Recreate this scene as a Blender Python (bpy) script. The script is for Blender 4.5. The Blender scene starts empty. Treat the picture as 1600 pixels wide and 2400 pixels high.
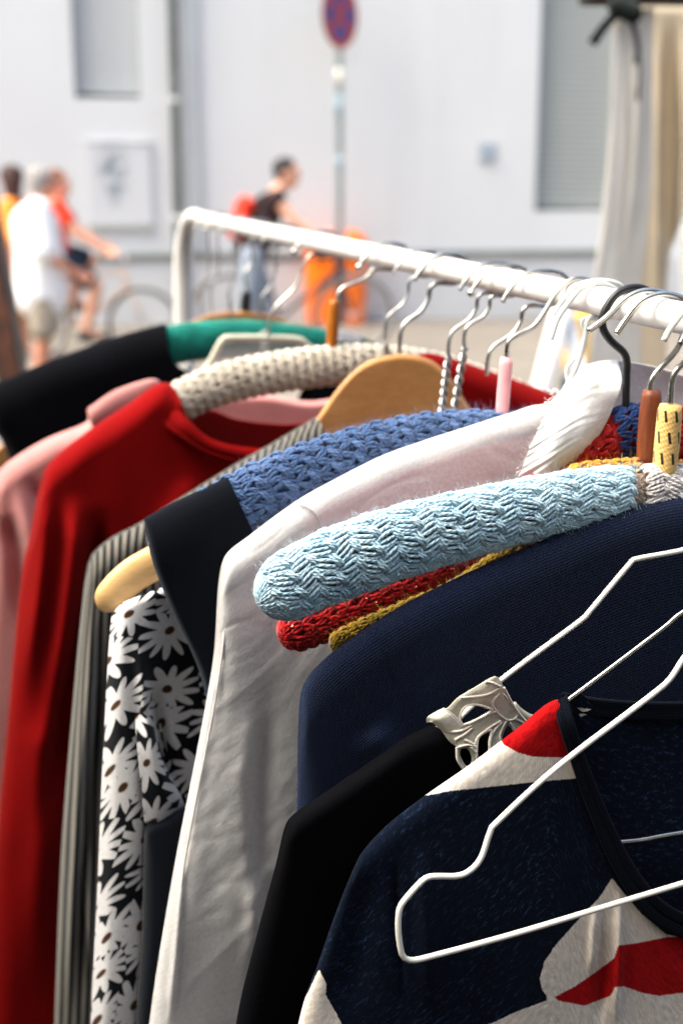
import bpy, bmesh, math, random
import numpy as np
from mathutils import Vector, noise as mnoise

random.seed(7)
rng = np.random.default_rng(11)
SC = bpy.context.scene
COL = SC.collection

# ------------------------------------------------------------------ camera, world, sun, exposure
CAM_H = 1.85
F = 2400 * 50.0 / 36.0                       # focal length in photograph pixels
PITCH = math.atan(870.0 / F)
cam_d = bpy.data.cameras.new('camera')
cam = bpy.data.objects.new('camera', cam_d)
COL.objects.link(cam)
cam.location = (0, 0, CAM_H)
cam.rotation_euler = (math.pi / 2 - PITCH, 0, 0)
cam_d.sensor_fit = 'VERTICAL'
cam_d.sensor_height = 36.0
cam_d.sensor_width = 24.0
cam_d.lens = 50.0
cam_d.clip_start = 0.02
cam_d.clip_end = 500.0
cam_d.dof.use_dof = True
cam_d.dof.focus_distance = 0.70
cam_d.dof.aperture_fstop = 7.0
SC.camera = cam

SUN_EL, SUN_AZ = math.radians(60), math.radians(-103)   # azimuth from +Y, negative = to the left
world = bpy.data.worlds.new('World')
SC.world = world
world.use_nodes = True
wnt = world.node_tree
sky = wnt.nodes.new('ShaderNodeTexSky')
sky.sky_type = 'NISHITA'
sky.sun_disc = False
sky.sun_elevation = SUN_EL
sky.sun_rotation = SUN_AZ
sky.air_density = 1.0
sky.dust_density = 8.0
sky.ozone_density = 0.6
bg = wnt.nodes['Background']
bg.inputs['Strength'].default_value = 0.15
wnt.links.new(sky.outputs['Color'], bg.inputs['Color'])

sun_d = bpy.data.lights.new('sun', 'SUN')
sun_d.energy = 1.0
sun_d.angle = math.radians(40)
sun_d.color = (1.0, 0.955, 0.90)
sun = bpy.data.objects.new('sun', sun_d)
COL.objects.link(sun)
sdir = Vector((math.sin(SUN_AZ) * math.cos(SUN_EL), math.cos(SUN_AZ) * math.cos(SUN_EL), math.sin(SUN_EL)))
sun.rotation_euler = (-sdir).to_track_quat('-Z', 'Y').to_euler()
sun.location = (-4, 6, 12)

SC.view_settings.view_transform = 'Standard'
SC.view_settings.look = 'None'
SC.view_settings.exposure = 1.62
SC.view_settings.gamma = 1.0
SC.view_settings.use_curve_mapping = False
SC.view_settings.use_white_balance = True
SC.view_settings.white_balance_temperature = 6450
SC.view_settings.white_balance_tint = 4
SC.render.engine = 'CYCLES'
SC.cycles.use_denoising = True
SC.cycles.max_bounces = 8
SC.cycles.transparent_max_bounces = 16
SC.cycles.sample_clamp_indirect = 6.0

# ------------------------------------------------------------------ geometry helpers
CAMP = np.array([0, 0, CAM_H])
FWD = np.array([0, math.cos(PITCH), -math.sin(PITCH)])
UPV = np.array([0, math.sin(PITCH), math.cos(PITCH)])
RGT = np.array([1.0, 0, 0])


def rays(p):
    p = np.asarray(p, float)
    return FWD + RGT * ((p[..., 0:1] - 800) / F) + UPV * ((1200 - p[..., 1:2]) / F)


def W(px, py, Z):
    return CAMP + rays(np.array([px, py])) * Z


def proj(P):
    d = np.asarray(P, float) - CAMP
    z = d @ FWD
    return np.array([800 + F * (d @ RGT) / z, 1200 - F * (d @ UPV) / z, z])


D0 = 0.735
R0 = W(1600, 746, D0)
_v = rays(np.array([-400.0, 330.0]))
RDIR = np.array([_v[0], _v[1], 0.0])
RDIR /= np.linalg.norm(RDIR)
R0[2] = R0[2]
RAIL_R = 0.0083


def rail(t):
    return R0 + RDIR * t


def t_of(px):
    """distance along the rail of the point that stands at this column of the photograph"""
    a, b = -0.6, 3.0
    for _ in range(60):
        m = (a + b) / 2
        if proj(rail(m))[0] > px:
            a = m
        else:
            b = m
    return (a + b) / 2


class Plane:
    """the upright plane a hanger swings in, across the rail at t"""

    def __init__(self, t=None, x=None, yaw=0.0, off=None):
        if t is None:
            t = t_of(x)
        self.t = t
        self.o = rail(t)
        c, s = math.cos(yaw), math.sin(yaw)
        n = -RDIR
        self.n = np.array([n[0] * c - n[1] * s, n[0] * s + n[1] * c, 0])
        self.u = np.array([self.n[1], -self.n[0], 0])      # towards the left of the picture
        if self.u[0] > 0:
            self.u = -self.u

    def P(self, p, w=0.0):
        p = np.asarray(p, float)
        r = rays(p)
        num = ((self.o - CAMP) @ self.n + np.asarray(w, float))
        den = r @ self.n
        k = num / den
        return CAMP + r * k[..., None]

    def scale(self, p):
        """photograph pixels per metre about p"""
        q = self.P(np.asarray(p, float))
        return F / ((q - CAMP) @ FWD)


def cr(a, n):
    """Catmull-Rom resample of a (m,k) array to n rows, spaced evenly by control index"""
    a = np.asarray(a, float)
    m = len(a)
    if m == 2:
        s = np.linspace(0, 1, n)[:, None]
        return a[0] * (1 - s) + a[1] * s
    ext = np.vstack([2 * a[0] - a[1], a, 2 * a[-1] - a[-2]])
    s = np.linspace(0, m - 1, n)
    i = np.minimum(s.astype(int), m - 2)
    f = (s - i)[:, None]
    p0, p1, p2, p3 = ext[i], ext[i + 1], ext[i + 2], ext[i + 3]
    return 0.5 * (2 * p1 + (p2 - p0) * f + (2 * p0 - 5 * p1 + 4 * p2 - p3) * f ** 2 + (3 * p1 - p0 - 3 * p2 + p3) * f ** 3)


def cr_len(a, n):
    """the same, spaced evenly by length"""
    d = cr(a, max(200, n * 4))
    L = np.concatenate([[0], np.cumsum(np.linalg.norm(np.diff(d[:, :3], axis=0), axis=1))])
    s = np.linspace(0, L[-1], n)
    return np.stack([np.interp(s, L, d[:, k]) for k in range(d.shape[1])], 1)


def link(o, parent=None):
    COL.objects.link(o)
    if parent is not None:
        o.parent = parent
    return o


def thing(name, label, cat, loc=(0, 0, 0), group=None, kind=None):
    o = bpy.data.objects.new(name, None)
    o.empty_display_size = 0.05
    o.location = [float(c) for c in loc]
    COL.objects.link(o)
    o['label'] = label
    o['category'] = cat
    if group:
        o['group'] = group
    if kind:
        o['kind'] = kind
    return o


def wloc(o):
    v = Vector(o.location)
    while o.parent is not None:
        o = o.parent
        v += Vector(o.location)
    return np.array(v)


def mk(name, verts, faces, mat, parent=None, smooth=True, uv=None, attrs=None, mats=None, midx=None):
    v = np.asarray(verts, float)
    if parent is not None:
        v = v - wloc(parent)
    me = bpy.data.meshes.new(name)
    me.from_pydata([tuple(x) for x in v], [], [tuple(int(i) for i in f) for f in faces])
    if smooth:
        me.polygons.foreach_set('use_smooth', [True] * len(me.polygons))
    if uv is not None:
        uvl = me.uv_layers.new(name='UVMap')
        li = np.empty(len(me.loops), dtype=np.int32)
        me.loops.foreach_get('vertex_index', li)
        uvl.data.foreach_set('uv', np.asarray(uv, np.float32)[li].ravel())
    if attrs:
        for k, a in attrs.items():
            at = me.attributes.new(k, 'FLOAT', 'POINT')
            at.data.foreach_set('value', np.asarray(a, np.float32))
    if mats:
        for m in mats:
            me.materials.append(m)
        if midx is not None:
            me.polygons.foreach_set('material_index', midx)
    else:
        me.materials.append(mat)
    me.update()
    o = bpy.data.objects.new(name, me)
    return link(o, parent)


def tagm(o, label=None, cat=None, group=None, kind=None):
    for k, v in (('label', label), ('category', cat), ('group', group), ('kind', kind)):
        if v:
            o[k] = v
    return o


def frames(P):
    """parallel-transported frames along points P (n,3)"""
    P = np.asarray(P, float)
    T = np.gradient(P, axis=0)
    T /= np.linalg.norm(T, axis=1)[:, None] + 1e-12
    a = np.array([0, 0, 1.0]) if abs(T[0][2]) < .9 else np.array([1.0, 0, 0])
    N = np.empty_like(P)
    n = np.cross(np.cross(T[0], a), T[0])
    n /= np.linalg.norm(n)
    N[0] = n
    for i in range(1, len(P)):
        n = N[i - 1] - T[i] * (N[i - 1] @ T[i])
        n /= np.linalg.norm(n) + 1e-12
        N[i] = n
    return T, N, np.cross(T, N)


def tube_geo(P, r, sides=10, cap=True, aspect=1.0):
    P = np.asarray(P, float)
    n = len(P)
    r = np.broadcast_to(np.asarray(r, float), (n,))
    T, N, B = frames(P)
    ph = np.linspace(0, 2 * np.pi, sides, endpoint=False)
    V = P[:, None, :] + r[:, None, None] * (np.cos(ph)[None, :, None] * N[:, None, :] + aspect * np.sin(ph)[None, :, None] * B[:, None, :])
    V = V.reshape(-1, 3)
    fc = []
    for i in range(n - 1):
        for j in range(sides):
            k = (j + 1) % sides
            fc.append((i * sides + j, i * sides + k, (i + 1) * sides + k, (i + 1) * sides + j))
    L = np.concatenate([[0], np.cumsum(np.linalg.norm(np.diff(P, axis=0), axis=1))])
    uv = np.stack([np.repeat(L, sides), np.tile(np.arange(sides) / sides, n)], 1)
    if cap:
        fc.append(tuple(range(sides - 1, -1, -1)))
        fc.append(tuple((n - 1) * sides + j for j in range(sides)))
    return V, fc, uv


def tube(name, P, r, mat, parent=None, sides=10, n=None, aspect=1.0):
    if n:
        P = cr_len(np.asarray(P, float), n)
        if np.ndim(r):
            r = np.interp(np.linspace(0, 1, n), np.linspace(0, 1, len(r)), r)
    V, fc, uv = tube_geo(P, r, sides, True, aspect)
    return mk(name, V, fc, mat, parent, uv=uv)


def wire_px(name, pl, pts, r, mat, parent, n=80, w=0.0, sides=10):
    """a bent wire in a hanger's plane"""
    pts = np.asarray(pts, float)
    if pts.shape[1] == 2:
        pts = np.hstack([pts, np.full((len(pts), 1), w)])
    d = cr_len(pts, n)
    return tube(name, pl.P(d[:, :2], d[:, 2]), r, mat, parent, sides)


def merge_geo(gs):
    V, Fc, U, o = [], [], [], 0
    for g in gs:
        V.append(g[0])
        Fc += [tuple(i + o for i in f) for f in g[1]]
        if len(g) > 2:
            U.append(g[2])
        o += len(g[0])
    return np.vstack(V), Fc, (np.vstack(U) if U else None)


def box_geo(c, s, rot=None):
    c = np.asarray(c, float)
    s = np.asarray(s, float) / 2
    V = np.array([[x, y, z] for x in (-1, 1) for y in (-1, 1) for z in (-1, 1)], float) * s
    if rot is not None:
        V = V @ np.asarray(rot).T
    V = V + c
    return V, [(0, 1, 3, 2), (4, 6, 7, 5), (0, 4, 5, 1), (2, 3, 7, 6), (0, 2, 6, 4), (1, 5, 7, 3)]


def box(name, c, s, mat, parent=None, rot=None, bevel=0.0):
    V, fc = box_geo(c, s, rot)
    o = mk(name, V, fc, mat, parent, smooth=False)
    if bevel:
        b = o.modifiers.new('bevel', 'BEVEL')
        b.width = bevel
        b.segments = 2
    return o


def rotz(a):
    c, s = math.cos(a), math.sin(a)
    return np.array([[c, -s, 0], [s, c, 0], [0, 0, 1.0]])


# ------------------------------------------------------------------ material helpers
class G:
    def __init__(self, name):
        self.m = bpy.data.materials.new(name)
        self.m.use_nodes = True
        self.nt = self.m.node_tree
        self.b = self.nt.nodes['Principled BSDF']
        self.out = self.nt.nodes['Material Output']

    def n(self, typ, _o=None, **kw):
        nd = self.nt.nodes.new('ShaderNode' + typ)
        for k, v in kw.items():
            if k.startswith('_'):
                k2 = k[1:]
                if k2.isdigit():
                    self.set(nd.inputs[int(k2)], v)
                else:
                    setattr(nd, k2, v)
            else:
                self.set(nd.inputs[k.replace('__', ' ')], v)
        return nd if _o is None else nd.outputs[_o]

    def set(self, inp, v):
        if isinstance(v, bpy.types.NodeSocket):
            self.nt.links.new(v, inp)
        else:
            inp.default_value = v

    def math(self, op, a, b=0.0, c=0.0, clamp=False):
        nd = self.nt.nodes.new('ShaderNodeMath')
        nd.operation = op
        nd.use_clamp = clamp
        for i, v in enumerate((a, b, c)):
            self.set(nd.inputs[i], v)
        return nd.outputs[0]

    def mix(self, f, a, b):
        nd = self.nt.nodes.new('ShaderNodeMix')
        nd.data_type = 'RGBA'
        self.set(nd.inputs[0], f)
        self.set(nd.inputs[6], c4(a))
        self.set(nd.inputs[7], c4(b))
        return nd.outputs[2]

    def ramp(self, f, lo, hi):
        nd = self.nt.nodes.new('ShaderNodeMapRange')
        nd.clamp = True
        for i, v in enumerate((f, lo, hi, 0.0, 1.0)):
            self.set(nd.inputs[i], v)
        return nd.outputs[0]

    def uv(self):
        return self.n('TexCoord').outputs['UV']

    def noise(self, vec, scale, detail=3.0, rough=.55):
        nd = self.nt.nodes.new('ShaderNodeTexNoise')
        if vec is not None:
            self.nt.links.new(vec, nd.inputs['Vector'])
        nd.inputs['Scale'].default_value = scale
        nd.inputs['Detail'].default_value = detail
        nd.inputs['Roughness'].default_value = rough
        return nd.outputs['Fac']

    def bump(self, h, strength=.3, dist=.001):
        nd = self.nt.nodes.new('ShaderNodeBump')
        nd.inputs['Strength'].default_value = strength
        nd.inputs['Distance'].default_value = dist
        self.nt.links.new(h, nd.inputs['Height'])
        self.nt.links.new(nd.outputs[0], self.b.inputs['Normal'])
        return nd.outputs[0]

    def base(self, c, rough=None, spec=None, metal=None, sheen=None):
        self.set(self.b.inputs['Base Color'], c4(c))
        if rough is not None:
            self.set(self.b.inputs['Roughness'], rough)
        if spec is not None:
            self.b.inputs['Specular IOR Level'].default_value = spec
        if metal is not None:
            self.b.inputs['Metallic'].default_value = metal
        if sheen is not None:
            self.b.inputs['Sheen Weight'].default_value = sheen
            self.b.inputs['Sheen Roughness'].default_value = .5
        return self


def c4(c):
    if isinstance(c, bpy.types.NodeSocket):
        return c
    return tuple(c) + (1.0,) if len(c) == 3 else tuple(c)


def srgb(r, g, b):
    f = lambda x: (x / 255 / 12.92) if x / 255 <= .04045 else ((x / 255 + .055) / 1.055) ** 2.4
    return (f(r), f(g), f(b))


def scale_c(c, k):
    return tuple(x * k for x in c)


def plain(name, col, rough=.6, var=.12, scale=30, metal=0.0, spec=.4, bump=0.0, bscale=200):
    g = G(name)
    co = g.n('TexCoord').outputs['Object']
    f = g.noise(co, scale, 4)
    c = g.mix(g.ramp(f, .3, .7), scale_c(col, 1 - var), tuple(min(1, x * (1 + var)) for x in col))
    g.base(c, rough, spec, metal)
    if bump:
        g.bump(g.noise(co, bscale, 3), bump, .001)
    return g.m


def fabric(name, col, var=.18, rough=.92, sheen=.15, knit=None, bump=.25, spec=.12, transl=0.0, transp=0.0, pattern=None, scol=None):
    """cloth: flows along the garment's own UVs (metres)"""
    g = G(name)
    uv = g.uv()
    f = g.noise(uv, 14, 3)
    fine = g.noise(uv, 420, 2, .7)
    if pattern is not None:
        c = pattern(g, uv)
    else:
        lo, hi = scale_c(col, 1 - var), scale_c(col, 1 + var)
        c = g.mix(g.ramp(f, .3, .7), lo, hi)
    c = g.mix(g.ramp(fine, .25, .75), g.mix(.22, c, (0, 0, 0)), c)
    h = fine
    if knit:
        sep = g.n('SeparateXYZ', Vector=uv)
        per_u, per_v, dark = knit
        wob = g.noise(uv, 60, 2)
        a = g.math('ADD', g.math('MULTIPLY', sep.outputs[0], 2 * math.pi / per_u), g.math('MULTIPLY', wob, 2.2))
        b = g.math('ADD', g.math('MULTIPLY', sep.outputs[1], 2 * math.pi / per_v), g.math('MULTIPLY', g.math('ABSOLUTE', g.math('SINE', g.math('MULTIPLY', a, .5))), 2.0))
        rib = g.math('ABSOLUTE', g.math('SINE', g.math('MULTIPLY', a, .5)))
        row = g.math('MULTIPLY_ADD', g.math('SINE', b), .5, .5)
        hh = g.math('MULTIPLY_ADD', row, .45, g.math('MULTIPLY', rib, .75))
        c = g.mix(g.ramp(hh, .15, .95), g.mix(dark, c, (0, 0, 0)), c)
        h = g.math('MULTIPLY_ADD', hh, 1.4, g.math('MULTIPLY', fine, .5))
    g.base(c, rough, spec, 0, sheen)
    if scol:
        g.b.inputs['Sheen Tint'].default_value = c4(scol)
    nrm = g.bump(h, bump, .0012)
    surf = g.b.outputs[0]
    if transl:
        tb = g.n('BsdfTranslucent', Color=c)
        g.nt.links.new(nrm, tb.inputs['Normal'])
        mx = g.n('MixShader', _0=transl)
        g.nt.links.new(surf, mx.inputs[1])
        g.nt.links.new(tb.outputs[0], mx.inputs[2])
        surf = mx.outputs[0]
    if transp:
        tp = g.n('BsdfTransparent')
        mx = g.n('MixShader', _0=transp)
        g.nt.links.new(surf, mx.inputs[1])
        g.nt.links.new(tp.outputs[0], mx.inputs[2])
        surf = mx.outputs[0]
    g.nt.links.new(surf, g.out.inputs[0])
    return g.m


def yarn(name, col, col2=None, sheen=.3, plies=True):
    """spun yarn: plies twist along the strand (UV: metres along, turns around)"""
    g = G(name)
    uv = g.uv()
    sep = g.n('SeparateXYZ', Vector=uv)
    a = g.math('ADD', g.math('MULTIPLY', sep.outputs[0], 2 * math.pi * 330), g.math('MULTIPLY', sep.outputs[1], 2 * math.pi * 3))
    ply = g.math('ABSOLUTE', g.math('SINE', g.math('MULTIPLY', a, .5)))
    ob = g.n('TexCoord').outputs['Object']
    f = g.noise(ob, 55, 3)
    c = g.mix(g.ramp(f, .3, .7), scale_c(col, .86), col2 or scale_c(col, 1.1))
    c = g.mix(g.ramp(ply, 0, .8), g.mix(.32, c, scale_c(col, .25)), c)
    g.base(c, .95, .1, 0, sheen)
    h = g.math('MULTIPLY_ADD', g.noise(ob, 900, 2), .6, ply)
    g.bump(h, .5, .0008)
    return g.m


def metal(name, col, rough=.25, spots=.12):
    g = G(name)
    co = g.n('TexCoord').outputs['Object']
    f = g.noise(co, 130, 4)
    g.base(g.mix(g.ramp(f, .35, .7), scale_c(col, 1 - spots * 2), col), g.math('MULTIPLY_ADD', f, .25, rough - .1), .5, 1.0)
    return g.m


def wood(name, col, dark, rough=.38, axis=0, scale=1.0):
    g = G(name)
    co = g.n('TexCoord').outputs['Object']
    mp = g.n('Mapping', Vector=co)
    s = [9 * scale] * 3
    s[axis] = 1.1 * scale
    mp.inputs['Scale'].default_value = s
    f1 = g.noise(mp.outputs[0], 9, 5, .6)
    mp2 = g.n('Mapping', Vector=co)
    s2 = [60 * scale] * 3
    s2[axis] = 4 * scale
    mp2.inputs['Scale'].default_value = s2
    f2 = g.noise(mp2.outputs[0], 6, 3)
    c = g.mix(g.ramp(f1, .35, .68), dark, col)
    c = g.mix(g.math('MULTIPLY', g.ramp(f2, .45, .75), .35), c, scale_c(dark, .7))
    g.base(c, rough, .4)
    g.bump(f2, .12, .0006)
    return g.m

# ------------------------------------------------------------------ builders for cloth, knitted hangers and hooks
def seg_dist(P, poly, full=False):
    """unsigned distance of points P (n,2) to a polyline, and side sign of the nearest segment"""
    best = np.full(len(P), 1e9)
    sgn = np.ones(len(P))
    par = np.zeros(len(P))
    ns = len(poly) - 1
    for si, (a, b) in enumerate(zip(poly[:-1], poly[1:])):
        a = np.asarray(a, float)
        b = np.asarray(b, float)
        ab = b - a
        k = np.clip(((P - a) @ ab) / (ab @ ab + 1e-9), 0, 1)
        d = P - (a + k[:, None] * ab)
        dd = np.hypot(d[:, 0], d[:, 1])
        m = dd < best
        best[m] = dd[m]
        sgn[m] = np.sign(ab[0] * d[m, 1] - ab[1] * d[m, 0])
        par[m] = (si + k[m]) / ns
    return (best, sgn, par) if full else (best, sgn)


def poly_sd(P, poly):
    """signed distance to a closed outline, positive inside"""
    poly = [tuple(p) for p in poly]
    d, _ = seg_dist(P, poly + [poly[0]])
    ins = np.zeros(len(P), bool)
    x, y = P[:, 0], P[:, 1]
    n = len(poly)
    for i in range(n):
        x1, y1 = poly[i]
        x2, y2 = poly[(i + 1) % n]
        c = ((y1 > y) != (y2 > y)) & (x < (x2 - x1) * (y - y1) / (y2 - y1 + 1e-12) + x1)
        ins ^= c
    return np.where(ins, d, -d)


def vnoise(U, V, seed, octaves=3):
    out = np.zeros(U.shape)
    fu, fv = U.ravel(), V.ravel()
    o = out.ravel()
    for i in range(len(fu)):
        o[i] = mnoise.fractal((fu[i] + seed * 7.13, fv[i] - seed * 3.7, seed * 1.31), 1.0, 2.0, octaves)
    return o.reshape(U.shape)


def patch(name, pl, net, mat, parent, T=.010, Rt=.014, Rl=.012, Rr=0.0, nx=70, ny=90, folds=(), noise=(.0, 8, 3), opens=None,
          back=True, seed=1.0, fields=None, Tb=None, thick=0.0, ridges=(), gather=None):
    """one sewn piece of cloth that hangs in a hanger's plane: rows of the net run across, the first along the top.
    T is how far the front stands out, Rt/Rl/Rr how wide the top and side edges round over to the back."""
    rows = [np.asarray([(q[0], q[1], q[2] if len(q) > 2 else 0.0) for q in r], float) for r in net]
    g = np.stack([cr(r, nx) for r in rows])                 # rows, nx, 3
    g = np.stack([cr(g[:, j], ny) for j in range(nx)], 1)   # ny, nx, 3
    px = g[..., :2]
    w0 = g[..., 2]
    Q = pl.P(px)                                            # on the plane
    dv = np.concatenate([np.zeros((1, nx)), np.cumsum(np.linalg.norm(np.diff(Q, axis=0), axis=2), axis=0)])
    du = np.concatenate([np.zeros((ny, 1)), np.cumsum(np.linalg.norm(np.diff(Q, axis=1), axis=2), axis=1)], 1)
    rd = lambda d, R: np.sqrt(np.clip(1 - (1 - np.clip(d / R, 0, 1)) ** 2, 0, 1)) if R > 0 else np.ones_like(d)
    ft = rd(dv, Rt)
    if opens is not None:
        s = np.linspace(0, 1, nx)
        m = np.zeros(nx)
        for a, b in opens:
            m = np.maximum(m, np.clip((s - a) / .03, 0, 1) * np.clip((b - s) / .03, 0, 1))
        ft = ft + (1 - ft) * m[None, :]
    r = ft * rd(du, Rl) * rd(du[:, -1:] - du, Rr)
    flat = px.reshape(-1, 2)
    fw = np.zeros(len(flat))
    for fo in folds:
        d, sg, pa = seg_dist(flat, fo[0], True)
        if len(fo) > 3 and fo[3] == 'step':
            fw += fo[1] * (1 / (1 + np.exp(-np.clip(sg * d / fo[2], -20, 20)))) * np.exp(-(d / (fo[2] * 9)) ** 2)
        else:
            q = np.clip(np.minimum(pa, 1 - pa) * 3.0, 0, 1)
            fw += fo[1] * np.exp(-(d / fo[2]) ** 2) * q * q * (3 - 2 * q)
    fw = fw.reshape(ny, nx)
    um = du.mean(0)[None, :] * np.ones((ny, 1))
    U = du
    V = dv
    if noise[0]:
        fw = fw + noise[0] * vnoise(U * noise[1], V * noise[2], seed)
    if gather:                               # pleats drawn in along the left edge, fading across the piece
        ga, gn, gl = gather
        vv_ = V / V[-1:].max() * gn * 2 * np.pi + vnoise(U * 20, V * 40, seed + 2, 2) * 3.0
        fw = fw + ga * np.sin(vv_) * np.exp(-du / gl) * (.55 + .45 * np.sin(vv_ * .37 + 1))
    for amp, fu, fv, ang, sd in ridges:      # thin creases: ridged noise stretched along one direction
        ca, sa_ = math.cos(ang), math.sin(ang)
        wx, wy = vnoise(U * 6, V * 6, sd + 3, 2) * .03, vnoise(U * 6, V * 6, sd + 5, 2) * .03
        A, Bq = (U + wx) * ca + (V + wy) * sa_, -(U + wx) * sa_ + (V + wy) * ca
        nz = vnoise(A * fu, Bq * fv, sd, 2)
        mk_ = np.clip(vnoise(U * 9, V * 9, sd + 9, 2) * 2.2 + .45, 0, 1)
        fw = fw + amp * np.clip(1 - np.abs(nz) * 2.6, 0, 1) ** 2 * mk_
    w = w0 + T * r + fw * np.clip(r * 1.3, 0, 1)
    Pf = pl.P(px, w)
    verts = [Pf.reshape(-1, 3)]
    faces = []
    idx = np.arange(ny * nx).reshape(ny, nx)
    for i in range(ny - 1):
        for j in range(nx - 1):
            faces.append((idx[i, j], idx[i + 1, j], idx[i + 1, j + 1], idx[i, j + 1]))
    uv = [np.stack([U, V], -1).reshape(-1, 2)]
    allpx = [flat]
    if back:
        tb = T if Tb is None else Tb
        Pb = Q + pl.n * ((w0 * .3 - tb * r) - fw * .3 * np.clip(r, 0, 1))[..., None]
        bidx = np.arange(ny * nx).reshape(ny, nx) + ny * nx
        closed = ft[0] < .02
        bidx[0, closed] = idx[0, closed]
        if Rl > 0:
            bidx[:, 0] = idx[:, 0]
        if Rr > 0:
            bidx[:, -1] = idx[:, -1]
        for i in range(ny - 1):
            for j in range(nx - 1):
                faces.append((bidx[i, j], bidx[i, j + 1], bidx[i + 1, j + 1], bidx[i + 1, j]))
        verts.append(Pb.reshape(-1, 3))
        uv.append(np.stack([U + .37, V], -1).reshape(-1, 2))
        allpx.append(flat)
    V3 = np.vstack(verts)
    UV = np.vstack(uv)
    at = None
    if fields:
        pp = np.vstack(allpx)
        at = {}
        for k, polys in fields.items():
            at[k] = np.max([poly_sd(pp, p) for p in polys], axis=0)
    used = np.zeros(len(V3), bool)
    for f in faces:
        used[list(f)] = True
    remap = np.cumsum(used) - 1
    faces = [tuple(remap[i] for i in f) for f in faces]
    at = {k: a[used] for k, a in at.items()} if at else None
    o = mk(name, V3[used], faces, mat, parent, uv=UV[used], attrs=at)
    if thick:
        s = o.modifiers.new('solidify', 'SOLIDIFY')
        s.thickness = thick
        s.offset = -1
    return o


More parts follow.
